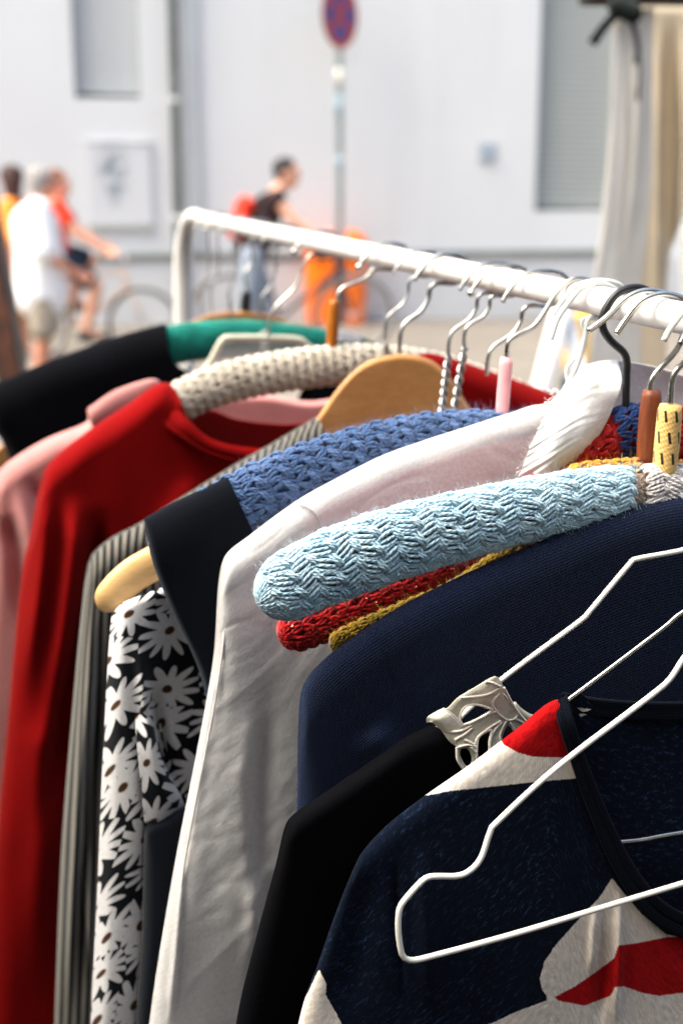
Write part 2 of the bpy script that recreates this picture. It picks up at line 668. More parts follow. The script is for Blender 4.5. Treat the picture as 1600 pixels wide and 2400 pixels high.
class Arm:
    """a padded hanger's body: an oval tube along a centre line in the hanger's plane"""

    def __init__(self, pl, pts, n=160, ratio=.62):
        pts = np.asarray(pts, float)                        # px, py, radius px
        d = cr_len(pts, n)
        self.C = pl.P(d[:, :2])
        sc = np.array([pl.scale(q[:2]) for q in d])
        self.r = d[:, 2] / sc
        self.L = np.concatenate([[0], np.cumsum(np.linalg.norm(np.diff(self.C, axis=0), axis=1))])
        self.T = np.gradient(self.C, axis=0)
        self.T /= np.linalg.norm(self.T, axis=1)[:, None]
        self.B = np.tile(pl.n, (n, 1))
        self.N = np.cross(self.B, self.T)
        self.N[self.N[:, 2] < 0] *= -1
        self.ratio = ratio
        self.len = self.L[-1]

    def cap(self, s):
        R = self.r.mean() * .95
        e = np.minimum(s, self.len - s)
        return np.sqrt(np.clip(1 - (1 - np.clip(e / R, 0, 1)) ** 2, 0, 1))

    def at(self, s, ph, h=0.0):
        """surface point s metres along, ph turns round (0 = top, .25 = towards the camera), h above the surface"""
        s = np.clip(s, 0, self.len)
        f = lambda A: np.stack([np.interp(s, self.L, A[:, k]) for k in range(3)], -1)
        C, N, B = f(self.C), f(self.N), f(self.B)
        r = np.interp(s, self.L, self.r) * self.cap(s)
        a = 2 * np.pi * np.asarray(ph)
        return C + N * ((r + h) * np.cos(a))[..., None] + B * ((r * self.ratio + h) * np.sin(a))[..., None]

    def core(self, name, mat, parent, k=.86, n=90, m=28):
        s = (1 - np.cos(np.linspace(0, np.pi, n))) / 2 * self.len
        ph = np.linspace(0, 1, m, endpoint=False)
        S, H = np.meshgrid(s, ph, indexing='ij')
        V = self.at(S.ravel(), H.ravel(), -(1 - k) * self.r.mean())
        fc = [(i * m + j, i * m + (j + 1) % m, (i + 1) * m + (j + 1) % m, (i + 1) * m + j) for i in range(n - 1) for j in range(m)]
        return mk(name, V, fc, mat, parent, uv=np.stack([S.ravel(), H.ravel() * 2 * np.pi * self.r.mean()], 1))

    def stitches(self, name, mat, parent, pitch=.0075, row=.0058, yr=.0017, rib=True, s0=0.0, s1=None, jit=.25, holes=0.0, nstr=2, tilt=0.0, dip=.9, style='vee'):
        s1 = self.len if s1 is None else s1
        per = np.pi * (self.r.mean() * (1 + self.ratio))
        m = max(6, int(round(per / row)))
        ns = max(2, int((s1 - s0) / pitch))
        geos, mi = [], []
        R = random.Random(int(self.len * 1e5) + m)
        ring = 6
        ph6 = np.linspace(0, 2 * np.pi, ring, endpoint=False)

        def strand(path, rad):
            P = np.array(path)
            q = cr(P, 7)
            S = self.at(q[:, 0], q[:, 1], q[:, 2])
            rr = rad * np.array([.45, .85, 1, 1.04, 1, .85, .45])
            V, fc, uv = tube_geo(S, rr, ring, False)
            geos.append((V, fc, uv + np.array([R.random(), 0])))
        for i in range(ns):
            sc = s0 + (i + .5) * pitch
            for j in range(m):
                if holes and R.random() < holes:
                    continue
                off = (.5 if i % 2 else 0.0)
                pj = (j + off + tilt * i) / m
                jj = lambda a: (R.random() - .5) * a
                k = 1 + jj(.3)
                dp = 1.0 / m
                hs = pitch * .62
                if style == 'puff':
                    # a plump cluster of strands lying along the arm, pinched at both ends
                    sl_ = (.22 if i % 2 else -.22) + jj(.2)
                    for e in range(nstr):
                        o_ = (e - (nstr - 1) / 2) / max(1, nstr - 1)
                        hh = k * (1.25 - abs(o_) * .9)
                        hs_ = pitch * (.56 + jj(.10))
                        strand([(sc - hs_, pj + dp * (.5 - sl_ + o_ * .30 + jj(jit)), -yr * dip), (sc - hs_ * .45, pj + dp * (.5 - sl_ * .5 + o_ * .85 + jj(jit * .6)), yr * .9 * hh),
                                (sc + hs_ * .45, pj + dp * (.5 + sl_ * .5 + o_ * .85 + jj(jit * .6)), yr * .9 * hh), (sc + hs_, pj + dp * (.5 + sl_ + o_ * .30 + jj(jit)), -yr * dip)], yr * R.uniform(.85, 1.1))
                    big = 1.0 if i % 2 else .55
                    for e in (-.09, .09):
                        sb = sc + pitch * (.5 + e)
                        strand([(sb - pitch * .22, pj + dp * (.0 + jj(.2)), -yr * .4), (sb - pitch * .08, pj + dp * (.40 + jj(.1)), yr * 1.5 * big), (sb + pitch * .08, pj + dp * (.75 + jj(.1)), yr * 1.5 * big), (sb + pitch * .22, pj + dp * (1.1 + jj(.2)), -yr * .4)], yr)
                    continue
                # the two legs of a stitch, a V lying along the arm, each of two or three strands side by side
                tw = R.uniform(-.10, .10)
                for e in range(nstr):
                    o_ = (e - (nstr - 1) / 2) * .20
                    hh = k * (1 - abs(e - (nstr - 1) / 2) * .25)
                    strand([(sc - hs, pj + dp * (.06 + o_ * .6 + jj(jit)), -yr * dip), (sc - hs * .3, pj + dp * (.22 + o_ + tw + jj(jit * .5)), yr * .8 * hh),
                            (sc + hs * .45, pj + dp * (.34 + o_ + tw + jj(jit * .5)), yr * 1.0 * hh), (sc + hs * 1.05, pj + dp * (.47 + o_ * .5 + jj(jit)), -yr * dip * .8)], yr)
                    strand([(sc - hs, pj + dp * (.94 + o_ * .6 + jj(jit)), -yr * dip), (sc - hs * .3, pj + dp * (.78 + o_ + tw + jj(jit * .5)), yr * .7 * hh),
                            (sc + hs * .45, pj + dp * (.66 + o_ + tw + jj(jit * .5)), yr * .9 * hh), (sc + hs * 1.05, pj + dp * (.53 + o_ * .5 + jj(jit)), -yr * dip * .8)], yr)
                if rib and i % 2 == 1:
                    # the raised post strand that crosses round the arm
                    for e in (-.12, .12):
                        strand([(sc - pitch * (.46 + e), pj - dp * .12, -yr * .2), (sc - pitch * (.2 + e), pj + dp * .3, yr * 1.6 * k), (sc + pitch * (.10 - e), pj + dp * .72, yr * 1.6 * k), (sc + pitch * (.40 - e), pj + dp * 1.12, -yr * .2)], yr * 1.0)
        V, fc, uv = merge_geo(geos)
        o = mk(name, V, fc, mat, parent, uv=uv)
        o['kind'] = 'stuff'
        return o

    def fuzz(self, name, mat, parent, count=1500, length=.004, rad=.00006, s0=0.0, s1=None):
        s1 = self.len if s1 is None else s1
        s = rng.uniform(s0, s1, count)
        ph = rng.uniform(0, 1, count)
        b = self.at(s, ph, .0006)
        b2 = self.at(s, ph, .003)
        nrm = (b2 - b) / (np.linalg.norm(b2 - b, axis=1)[:, None] + 1e-9)
        rd_ = rng.normal(size=(count, 3))
        rd_ /= np.linalg.norm(rd_, axis=1)[:, None]
        L = length * rng.uniform(.3, 1.3, count)[:, None]
        d1 = nrm + rd_ * .9
        d2 = nrm * .4 + rd_ * 1.1 + rng.normal(size=(count, 3)) * .5
        p1 = b + d1 * L * .5
        p2 = p1 + d2 * L * .5
        side = np.cross(nrm, rd_)
        side /= np.linalg.norm(side, axis=1)[:, None] + 1e-9
        up = np.cross(side, d1)
        up /= np.linalg.norm(up, axis=1)[:, None] + 1e-9
        V = np.stack([b + side * rad, b - side * rad, b + up * rad, p1 + side * rad, p1 - side * rad, p1 + up * rad, p2], 1).reshape(-1, 3)
        fc = []
        for i in range(count):
            o = i * 7
            fc += [(o, o + 1, o + 4, o + 3), (o + 1, o + 2, o + 5, o + 4), (o + 2, o, o + 3, o + 5), (o + 3, o + 4, o + 6), (o + 4, o + 5, o + 6), (o + 5, o + 3, o + 6)]
        ob = mk(name, V, fc, mat, parent)
        ob['kind'] = 'stuff'
        return ob


HOOK_A = np.array([(-70, 27), (-57, 4), (-31, -24), (4, -34), (44, -28), (60, -5), (50, 20), (20, 33), (-15, 33), (-31, 46), (-37, 72), (-55, 100), (-90, 127), (-102, 155), (-105, 190)], float)


def hook_pts(ox, shank, k=1.0, base=3086.0):
    """the usual question-mark hook round the rail at column ox, its shank brought to the given pixel"""
    t = t_of(ox)
    o = proj(rail(t))
    s = F / o[2] / base * k
    P = o[:2] + HOOK_A * s
    end = P[-1].copy()
    dlt = np.asarray(shank, float) - end
    wgt = np.clip((np.arange(len(P)) - 8) / (len(P) - 9), 0, 1) ** 1.0
    return P + dlt * wgt[:, None]


def hook(pl, pts, r, mat, parent, ball=False, n=110, name='hook'):
    o = wire_px(name, pl, pts, r, mat, parent, n=n, sides=12)
    if ball:
        c = pl.P(np.asarray(pts[0], float))
        sphere('hook_ball', c, (r * 2.0,) * 3, mat, o)
    return o


def sphere_geo(c, s, nu=20, nv=12, rot=None):
    V = [(0, 0, 1.0)]
    for i in range(1, nv):
        a = math.pi * i / nv
        for j in range(nu):
            b = 2 * math.pi * j / nu
            V.append((math.sin(a) * math.cos(b), math.sin(a) * math.sin(b), math.cos(a)))
    V.append((0, 0, -1.0))
    fc = [(0, 1 + j, 1 + (j + 1) % nu) for j in range(nu)]
    for i in range(nv - 2):
        for j in range(nu):
            a, b = 1 + i * nu + j, 1 + i * nu + (j + 1) % nu
            fc.append((a, a + nu, b + nu, b))
    last = len(V) - 1
    o = 1 + (nv - 2) * nu
    fc += [(o + j, last, o + (j + 1) % nu) for j in range(nu)]
    V = np.array(V) * np.asarray(s, float)
    if rot is not None:
        V = V @ np.asarray(rot).T
    return V + np.asarray(c, float), fc


def sphere(name, c, s, mat, parent=None, rot=None, nu=20, nv=12):
    V, fc = sphere_geo(c, s, nu, nv, rot)
    return mk(name, V, fc, mat, parent)


def slab(name, pl, outline, thick, mat, parent, w=0.0, bevel=.003, n=None):
    """a flat board cut to an outline in a hanger's plane, with rounded edges"""
    pts = np.asarray(outline, float)
    if n:
        pts = cr_len(np.vstack([pts, pts[:1]]), n + 1)[:-1]
    A = pl.P(pts, w + thick / 2)
    B = pl.P(pts, w - thick / 2)
    m = len(pts)
    fc = [tuple(range(m)), tuple(range(2 * m - 1, m - 1, -1))] + [(i, m + i, m + (i + 1) % m, (i + 1) % m) for i in range(m)]
    o = mk(name, np.vstack([A, B]), fc, mat, parent, smooth=True)
    bm = bmesh.new()
    bm.from_mesh(o.data)
    bmesh.ops.recalc_face_normals(bm, faces=bm.faces)
    bm.to_mesh(o.data)
    bm.free()
    b = o.modifiers.new('bevel', 'BEVEL')
    b.width = bevel
    b.segments = 4
    b.limit_method = 'ANGLE'
    b.angle_limit = math.radians(50)
    o.modifiers.new('wn', 'WEIGHTED_NORMAL')
    return o

# ------------------------------------------------------------------ the setting: ground, street, white building
M = {}
g = G('white_render')
co = g.n('TexCoord').outputs['Object']
c = g.mix(g.ramp(g.noise(co, .35, 4), .35, .65), (.635, .645, .66), (.68, .69, .70))
mps = g.n('Mapping', Vector=co)
mps.inputs['Scale'].default_value = (2.2, 2.2, .25)
c = g.mix(g.math('MULTIPLY', g.ramp(g.noise(mps.outputs[0], 1.6, 4), .52, .8), .22), c, (.48, .49, .50))
g.base(c, .92, .3)
g.bump(g.noise(co, 60, 3), .1, .002)
M['render_wall'] = g.m
M['plinth'] = plain('plinth_paint', (.56, .57, .585), .85, .05, 1.5)
M['plinth_shade_line'] = plain('painted_shade_line', srgb(120, 125, 120), .6, .1, 3)
M['shutter'] = plain('shutter_grey', srgb(172, 176, 174), .55, .05, 4)
M['shutter_pale'] = plain('shutter_pale_grey', srgb(205, 208, 210), .55, .05, 4)
M['shutter_dark'] = plain('shutter_gap', srgb(110, 116, 112), .8, .05, 4)
M['pipe'] = plain('drainpipe_grey', srgb(84, 90, 90), .5, .4, 5)
M['duct'] = plain('duct_grey', srgb(196, 200, 202), .5, .06, 3)
M['pole'] = plain('galvanised_pole', srgb(128, 138, 138), .45, .25, 6)
M['sticker'] = plain('sticker_cream', srgb(222, 220, 205), .7, .1, 10)
M['sticker_b'] = plain('sticker_blue', srgb(140, 165, 175), .7, .1, 10)
M['sign_red'] = plain('sign_red', srgb(176, 40, 38), .4, .05, 6)
M['sign_blue'] = plain('sign_blue', srgb(28, 62, 140), .4, .05, 6)
M['sign_back'] = plain('sign_alu', srgb(150, 152, 150), .5, .1, 6)
M['bin'] = plain('bin_orange', (.90, .165, .0), .45, .05, 5)
M['bin_dark'] = plain('bin_slot', (.02, .02, .02), .7, .1, 5)
M['asphalt'] = plain('asphalt', srgb(120, 116, 112), .95, .2, 3, bump=.2, bscale=120)
M['paving'] = plain('paving', srgb(122, 115, 107), .92, .12, 2, bump=.1, bscale=40)
M['kerb'] = plain('kerb_stone', srgb(165, 160, 153), .9, .12, 4)


def sheet(name, x0, x1, y0, y1, z, mat):
    o = mk(name, [(x0, y0, z), (x1, y0, z), (x1, y1, z), (x0, y1, z)], [(0, 1, 2, 3)], mat, smooth=False)
    o['kind'] = 'structure'
    return o


sheet('ground', -150, 150, -150, 150, -.02, M['paving'])
M['bounce_damper'] = plain('bounce_damper', (.06, .058, .055), .95, .2, 3, bump=.2, bscale=60)  # dark unseen ground, added to cut light bounced up onto the clothes
sheet('bounce_damper_sheet', -60, 60, -2.6, 3.55, -.008, M['bounce_damper'])
sheet('road', -60, 60, 3.6, 9.6, -.012, M['asphalt'])
o = box('pavement', (0, 12.9, .05), (120, 6.4, .12), M['paving'])
o['kind'] = 'structure'
o = box('kerb', (0, 9.63, .05), (120, .14, .128), M['kerb'])
o['kind'] = 'structure'


class FacePlane:
    def __init__(self, o, ang):
        self.o = np.asarray(o, float)
        self.a = np.array([math.cos(ang), math.sin(ang), 0])
        self.n = np.array([math.sin(ang), -math.cos(ang), 0])
        self.ang = ang

    def az(self, px, py):
        r = rays(np.array([px, py], float))
        k = ((self.o - CAMP) @ self.n) / (r @ self.n)
        p = CAMP + r * k
        return float((p - self.o) @ self.a), float(p[2])

    def pt(self, a, z, d=0.0):
        p = self.o + self.a * a + self.n * d
        p[2] = z
        return p


FPL = FacePlane((0, 14.3, 0), math.radians(7))
bld = thing('building', 'white rendered building with grey window shutters across the street', 'building', (0, 14.3, 0))


def fbox(name, a0, a1, z0, z1, d0, d1, mat, parent, bevel=0.0):
    c = FPL.pt((a0 + a1) / 2, (z0 + z1) / 2, (d0 + d1) / 2)
    return box(name, c, (a1 - a0, d1 - d0, z1 - z0), mat, parent, rot=rotz(FPL.ang), bevel=bevel)


wl0, _ = FPL.az(170, 100)
wl1, wlz = FPL.az(328, 230)
wr0, _ = FPL.az(1258, 300)
wr1, wrz = FPL.az(1428, 495)
_, pz = FPL.az(900, 596)
wtop = 4.6
abr = [-22, wl0, wl1, wr0, wr1, 22]
zbr = [0.05, wlz, wrz, wtop, 9.5]
Vw, Fw = [], []


def wq(a0, a1, z0, z1, d=0.0):
    k = len(Vw)
    Vw.extend([FPL.pt(a0, z0, d), FPL.pt(a1, z0, d), FPL.pt(a1, z1, d), FPL.pt(a0, z1, d)])
    Fw.append((k, k + 1, k + 2, k + 3))


zb = sorted([.05, wlz, wrz, wtop, 9.5])
for i in range(len(abr) - 1):
    for j in range(len(zb) - 1):
        a0, a1, z0, z1 = abr[i], abr[i + 1], zb[j], zb[j + 1]
        if i == 1 and z0 >= wlz - 1e-6 and z1 <= wtop + 1e-6:
            continue
        if i == 3 and z0 >= wrz - 1e-6 and z1 <= wtop + 1e-6:
            continue
        wq(a0, a1, z0, z1)
for a0, a1, z0 in ((wl0, wl1, wlz), (wr0, wr1, wrz)):       # window reveals
    for (p, q) in (((a0, z0), (a0, wtop)), ((a1, z0), (a1, wtop)), ((a0, z0), (a1, z0)), ((a0, wtop), (a1, wtop))):
        k = len(Vw)
        Vw.extend([FPL.pt(p[0], p[1], 0), FPL.pt(q[0], q[1], 0), FPL.pt(q[0], q[1], -.2), FPL.pt(p[0], p[1], -.2)])
        Fw.append((k, k + 1, k + 2, k + 3))
mk('wall', Vw, Fw, M['render_wall'], bld, smooth=False)
fbox('plinth_shade_line', -21.9, wr1 + .35, pz - .035, pz + .03, .002, .07, M['plinth_shade_line'], bld)  # dark strip painted in for the shadow gap at the plinth top
fbox('plinth', -21.9, 21.9, .06, pz - .036, .002, .05, M['plinth'], bld)
for nm, a0, a1, z0, mt, sp in (('shutter', wl0, wl1, wlz, 'shutter_pale', .056), ('shutter', wr0, wr1, wrz, 'shutter', .056)):
    sh = fbox(nm, a0 + .002, a1 - .002, z0 + .002, wtop - .002, -.16, -.13, M['shutter_dark'], bld)
    base = None
    k = 0
    z = z0 + .075
    while z < wtop - .03:
        c = FPL.pt((a0 + a1) / 2, z, -.112)
        if base is None:
            V, fc = box_geo((0, 0, 0), (a1 - a0 - .02, .012, sp * .66), rotz(FPL.ang))
            base = mk('slat', V, fc, M[mt], None, smooth=False)
            s = base
        else:
            s = bpy.data.objects.new('slat', base.data)
            COL.objects.link(s)
        s.parent = sh
        s.location = Vector(c) - Vector(wloc(sh))
        s.rotation_euler = (math.radians(-10), 0, 0)
        z += sp
a, z = FPL.az(412, 300)
pipe_a = a
dp = thing('drainpipe', 'dark grey drainpipe running up the white wall', 'pipe', FPL.pt(a, 0, .08))
tube('pipe', [FPL.pt(a, zz, .10) for zz in np.linspace(.06, 9.3, 12)], .045, M['pipe'], dp, sides=14)
for zz in (1.1, 2.2, 3.2, 4.4):
    tube('clamp', [FPL.pt(a, zz, .10), FPL.pt(a, zz + .05, .10)], .055, M['duct'], dp, sides=14)
a0, _ = FPL.az(432, 300)
a1, _ = FPL.az(466, 300)
dc = thing('cable_duct', 'pale grey flat duct on the wall beside the dark drainpipe', 'duct', FPL.pt((a0 + a1) / 2, 0, .02))
fbox('cover', a0, a1, pz + .04, 9.0, .003, .05, M['duct'], dc, bevel=.006)

# notice board with a faded blue-grey print, small grey plate
g = G('faded_print')
ob = g.n('TexCoord').outputs['Object']
sp_ = g.n('SeparateXYZ', Vector=ob)
dx = g.math('MULTIPLY', g.math('ADD', sp_.outputs[0], .06), 5.0)
dz = g.math('MULTIPLY', g.math('ADD', sp_.outputs[2], -.09), 2.6)
rr = g.math('SQRT', g.math('ADD', g.math('MULTIPLY', dx, dx), g.math('MULTIPLY', dz, dz)))
ink = g.math('MULTIPLY', g.ramp(rr, .95, .2), g.ramp(g.noise(ob, 9, 3), .38, .6))
g.base(g.mix(ink, (.60, .61, .63), srgb(84, 104, 120)), .8)
M['print'] = g.m
a0, z0 = FPL.az(212, 524)
a1, z1 = FPL.az(352, 335)
nb = thing('notice_board', 'white board with a faded blue grey print on the wall left of the drainpipe', 'board', FPL.pt((a0 + a1) / 2, (z0 + z1) / 2, .03))
fbox('panel', a0, a1, z0, z1, .004, .03, M['print'], nb)
fbox('bottom_rail', a0 - .01, a1 + .01, z0 - .05, z0 - .002, .004, .045, M['shutter'], nb, bevel=.004)
fbox('top_rail', a0 - .01, a1 + .01, z1 + .002, z1 + .025, .004, .04, M['shutter_pale'], nb, bevel=.004)
a0, z0 = FPL.az(1122, 376)
a1, z1 = FPL.az(1158, 336)
pt_ = thing('wall_plate', 'small square blue grey plate on the bare white wall left of the shuttered window', 'plate', FPL.pt((a0 + a1) / 2, (z0 + z1) / 2, .01))
fbox('cover', a0, a1, z0, z1, .003, .03, plain('plate_grey', srgb(158, 170, 182), .5, .15, 20), pt_, bevel=.005)
fbox('rim', a0 - .015, a1 + .015, z0 - .015, z1 + .015, .002, .012, M['duct'], pt_, bevel=.003)

# street sign on its pole
ZS = 13.2
cs = W(795, 34, ZS)
base = W(800, 330 + 1.79 * F / ZS * 1.0, ZS)
sgn = thing('street_sign', 'round red and blue no stopping sign on a grey pole by the orange bins', 'sign', (cs[0], cs[1] + .05, .11))
px_, py_ = cs[0], cs[1] + .05
tube('pole', [(px_, py_, zz) for zz in np.linspace(.11, cs[2] + .35, 8)], .032, M['pole'], sgn, sides=16)
for zz, hh, mt in ((cs[2] - .62, .14, 'sticker'), (cs[2] - .92, .2, 'sticker_b'), (cs[2] - 1.4, .12, 'sticker_b')):
    tube('sticker', [(px_, py_, zz), (px_, py_, zz + hh)], .0335, M[mt], sgn, sides=16)
sa = math.radians(57)


def disc_geo(c, r0, r1, ang, off, n=40):
    ax = np.array([math.cos(ang), math.sin(ang), 0])
    nn = np.array([math.sin(ang), -math.cos(ang), 0])
    V, fc = [], []
    for i in range(n):
        b = 2 * math.pi * i / n
        d = ax * math.cos(b) + np.array([0, 0, 1.0]) * math.sin(b)
        V += [np.asarray(c) + d * r0 + nn * off, np.asarray(c) + d * r1 + nn * off]
    for i in range(n):
        j = (i + 1) % n
        fc.append((2 * i, 2 * j, 2 * j + 1, 2 * i + 1))
    return V, fc


V, fc = disc_geo(cs, 0.001, .3, sa, .0)
pl_ = mk('sign_plate', V, fc, M['sign_back'], sgn, smooth=False)
s_ = pl_.modifiers.new('solidify', 'SOLIDIFY')
s_.thickness = .004
V, fc = disc_geo(cs, .001, .285, sa, .006)
mk('blue_field', V, fc, M['sign_blue'], pl_, smooth=False)
V, fc = disc_geo(cs, .225, .298, sa, .010)
mk('red_ring', V, fc, M['sign_red'], pl_, smooth=False)
ax_ = np.array([math.cos(sa), math.sin(sa), 0])
nn_ = np.array([math.sin(sa), -math.cos(sa), 0])
for kk, sg_ in enumerate((1, -1)):
    d = (ax_ + sg_ * np.array([0, 0, 1.0])) / math.sqrt(2)
    e = (ax_ - sg_ * np.array([0, 0, 1.0])) / math.sqrt(2)
    o_ = cs + nn_ * (.009 - kk * .001)
    mk('red_bar', [o_ + d * .24 + e * .035, o_ - d * .24 + e * .035, o_ - d * .24 - e * .035, o_ + d * .24 - e * .035], [(0, 1, 2, 3)], M['sign_red'], pl_, smooth=False)


def half_bin(label, cx, cy, w, dpt, z0, z1, left):
    t = thing('litter_bin', label, 'litter bin', (cx, cy, z0), 'orange litter bins on the sign pole')
    sg = -1 if left else 1
    pts = []
    n = 18
    for i in range(n + 1):
        a = math.pi * i / n
        pts.append((cx + sg * (abs(math.sin(a)) ** .7 * w), cy - dpt / 2 * math.cos(a)))
    rows = [(z0, .86), (z0 + .03, .92), (z0 + .3, .96), (z1 - .16, 1.0)]
    V, fc = [], []
    m = len(pts)
    for zz, k in rows:
        V += [(cx + (p[0] - cx) * k, cy + (p[1] - cy) * k, zz) for p in pts]
    for i in range(len(rows) - 1):
        for j in range(m):
            fc.append((i * m + j, i * m + (j + 1) % m, (i + 1) * m + (j + 1) % m, (i + 1) * m + j))
    fc.append(tuple(range(m - 1, -1, -1)))
    mk('bin_body', V, fc, M['bin'], t, smooth=False)
    V, fc = [], []
    rows = [(z1 - .159, 1.04), (z1 - .12, 1.05), (z1 - .05, .85), (z1 - .01, .45), (z1, .1)]
    for zz, k in rows:
        V += [(cx + (p[0] - cx) * k, cy + (p[1] - cy) * k, zz) for p in pts]
    for i in range(len(rows) - 1):
        for j in range(m):
            fc.append((i * m + j, i * m + (j + 1) % m, (i + 1) * m + (j + 1) % m, (i + 1) * m + j))
    fc.append(tuple((len(rows) - 1) * m + j for j in range(m)))
    mk('lid', V, fc, M['bin'], t, smooth=False)
    box('slot', (cx + sg * w * .45, cy - dpt * .5 + .02, z1 - .24), (w * .5, .05, .05), M['bin_dark'], t)
    return t


zt, zbm = 1.85 - (540 - 330) * ZS / F, 1.85 - (770 - 330) * ZS / F
half_bin('wider bright orange litter bin on the left side of the sign pole', px_ - .035, py_, .31, .40, zbm, zt, True)
half_bin('narrower deep orange litter bin on the right side of the sign pole', px_ + .07, py_, .20, .34, zbm - .04, zt, False)

# ------------------------------------------------------------------ people on the street
M['skin'] = plain('skin', srgb(205, 140, 112), .55, .08, 12)
M['skin_light'] = plain('skin_light', srgb(222, 165, 138), .55, .08, 12)


def capsule(p, r0, q, r1, n=6):
    p, q = np.asarray(p, float), np.asarray(q, float)
    ps = [p + (q - p) * k for k in np.linspace(0, 1, n)]
    rs = np.linspace(r0, r1, n)
    V, fc, _ = tube_geo(ps, rs, 12, True)
    return merge_geo([(V, fc), sphere_geo(p, (r0,) * 3, 12, 8), sphere_geo(q, (r1,) * 3, 12, 8)])[:2]


def flesh(name, geos, mat, parent, voxel=.010, loc=(0, 0, 0), rz=0.0, smooth=4):
    V, fc, _ = merge_geo(geos)
    V = V @ rotz(rz).T + np.asarray(loc, float)
    o = mk(name, V, fc, mat, parent)
    m = o.modifiers.new('remesh', 'REMESH')
    m.mode = 'VOXEL'
    m.voxel_size = voxel
    m.use_smooth_shade = True
    s = o.modifiers.new('smooth', 'SMOOTH')
    s.factor = .5
    s.iterations = smooth
    return o


def head_geo(c, r=.095, face=(1, 0)):
    """a head about c that looks along face (x, y): skull, jaw, nose, lips, brow, ears"""
    c = np.asarray(c, float)
    f = np.array([face[0], face[1], 0.0])
    f /= np.linalg.norm(f)
    s = np.array([-f[1], f[0], 0])
    R = np.stack([f, s, [0, 0, 1.0]], 1)
    g = [sphere_geo(c + R @ (-.008, 0, .02), (r * 1.02, r * .82, r * 1.05), 18, 12, R), sphere_geo(c + R @ (.028, 0, -.055), (r * .66, r * .58, r * .72), 14, 10, R)]
    g.append(capsule(c + R @ (.088, 0, .015), .008, c + R @ (.108, 0, -.022), .013))
    g.append(sphere_geo(c + R @ (.088, 0, -.062), (.012, .024, .010), 10, 6, R))
    g.append(capsule(c + R @ (.080, -.032, .03), .011, c + R @ (.080, .032, .03), .011))
    for k in (-1, 1):
        g.append(sphere_geo(c + R @ (-.004, k * r * .84, -.012), (.022, .011, .033), 10, 6, R))
    return g


def hand_geo(w, d, side, curl=.6, s=1.0):
    """palm and five fingers from wrist w along d; side is the thumb's direction"""
    w = np.asarray(w, float)
    d = np.asarray(d, float) / np.linalg.norm(d)
    side = np.asarray(side, float)
    side = side - d * (side @ d)
    side /= np.linalg.norm(side)
    nrm = np.cross(d, side)
    g = []
    kn = w + d * .085 * s
    for k, (o, L) in enumerate(((.032, .072), (.011, .08), (-.010, .074), (-.030, .058))):
        base_ = kn + side * o * s
        g.append(capsule(w + side * o * .6 * s, .014 * s, base_, .012 * s, 4))
        m_ = base_ + (d * math.cos(curl * .7) + nrm * math.sin(curl * .7)) * L * .5 * s
        e_ = m_ + (d * math.cos(curl * 1.8) + nrm * math.sin(curl * 1.8)) * L * .5 * s
        g += [capsule(base_, .0105 * s, m_, .0095 * s, 4), capsule(m_, .0095 * s, e_, .008 * s, 4)]
    b_ = w + d * .025 * s + side * .02 * s
    m_ = b_ + (d * .6 + side * .8) * .036 * s
    g += [capsule(b_, .014 * s, m_, .011 * s, 4), capsule(m_, .011 * s, m_ + (d * .9 + nrm * .4) * .03 * s, .009 * s, 4)]
    return g


def eyes(parent, c, face, loc, rz):
    f = np.array([face[0], face[1], 0.0])
    f /= np.linalg.norm(f)
    s = np.array([-f[1], f[0], 0])
    for k in (-1, 1):
        p = np.asarray(c) + f * .081 + s * k * .031 + np.array([0, 0, .012])
        p = rotz(rz) @ p + np.asarray(loc)
        sphere('eye', p, (.011,) * 3, M['eye'], parent, nu=10, nv=6)


M['eye'] = plain('eye_dark', (.03, .02, .015), .2, .1, 5)


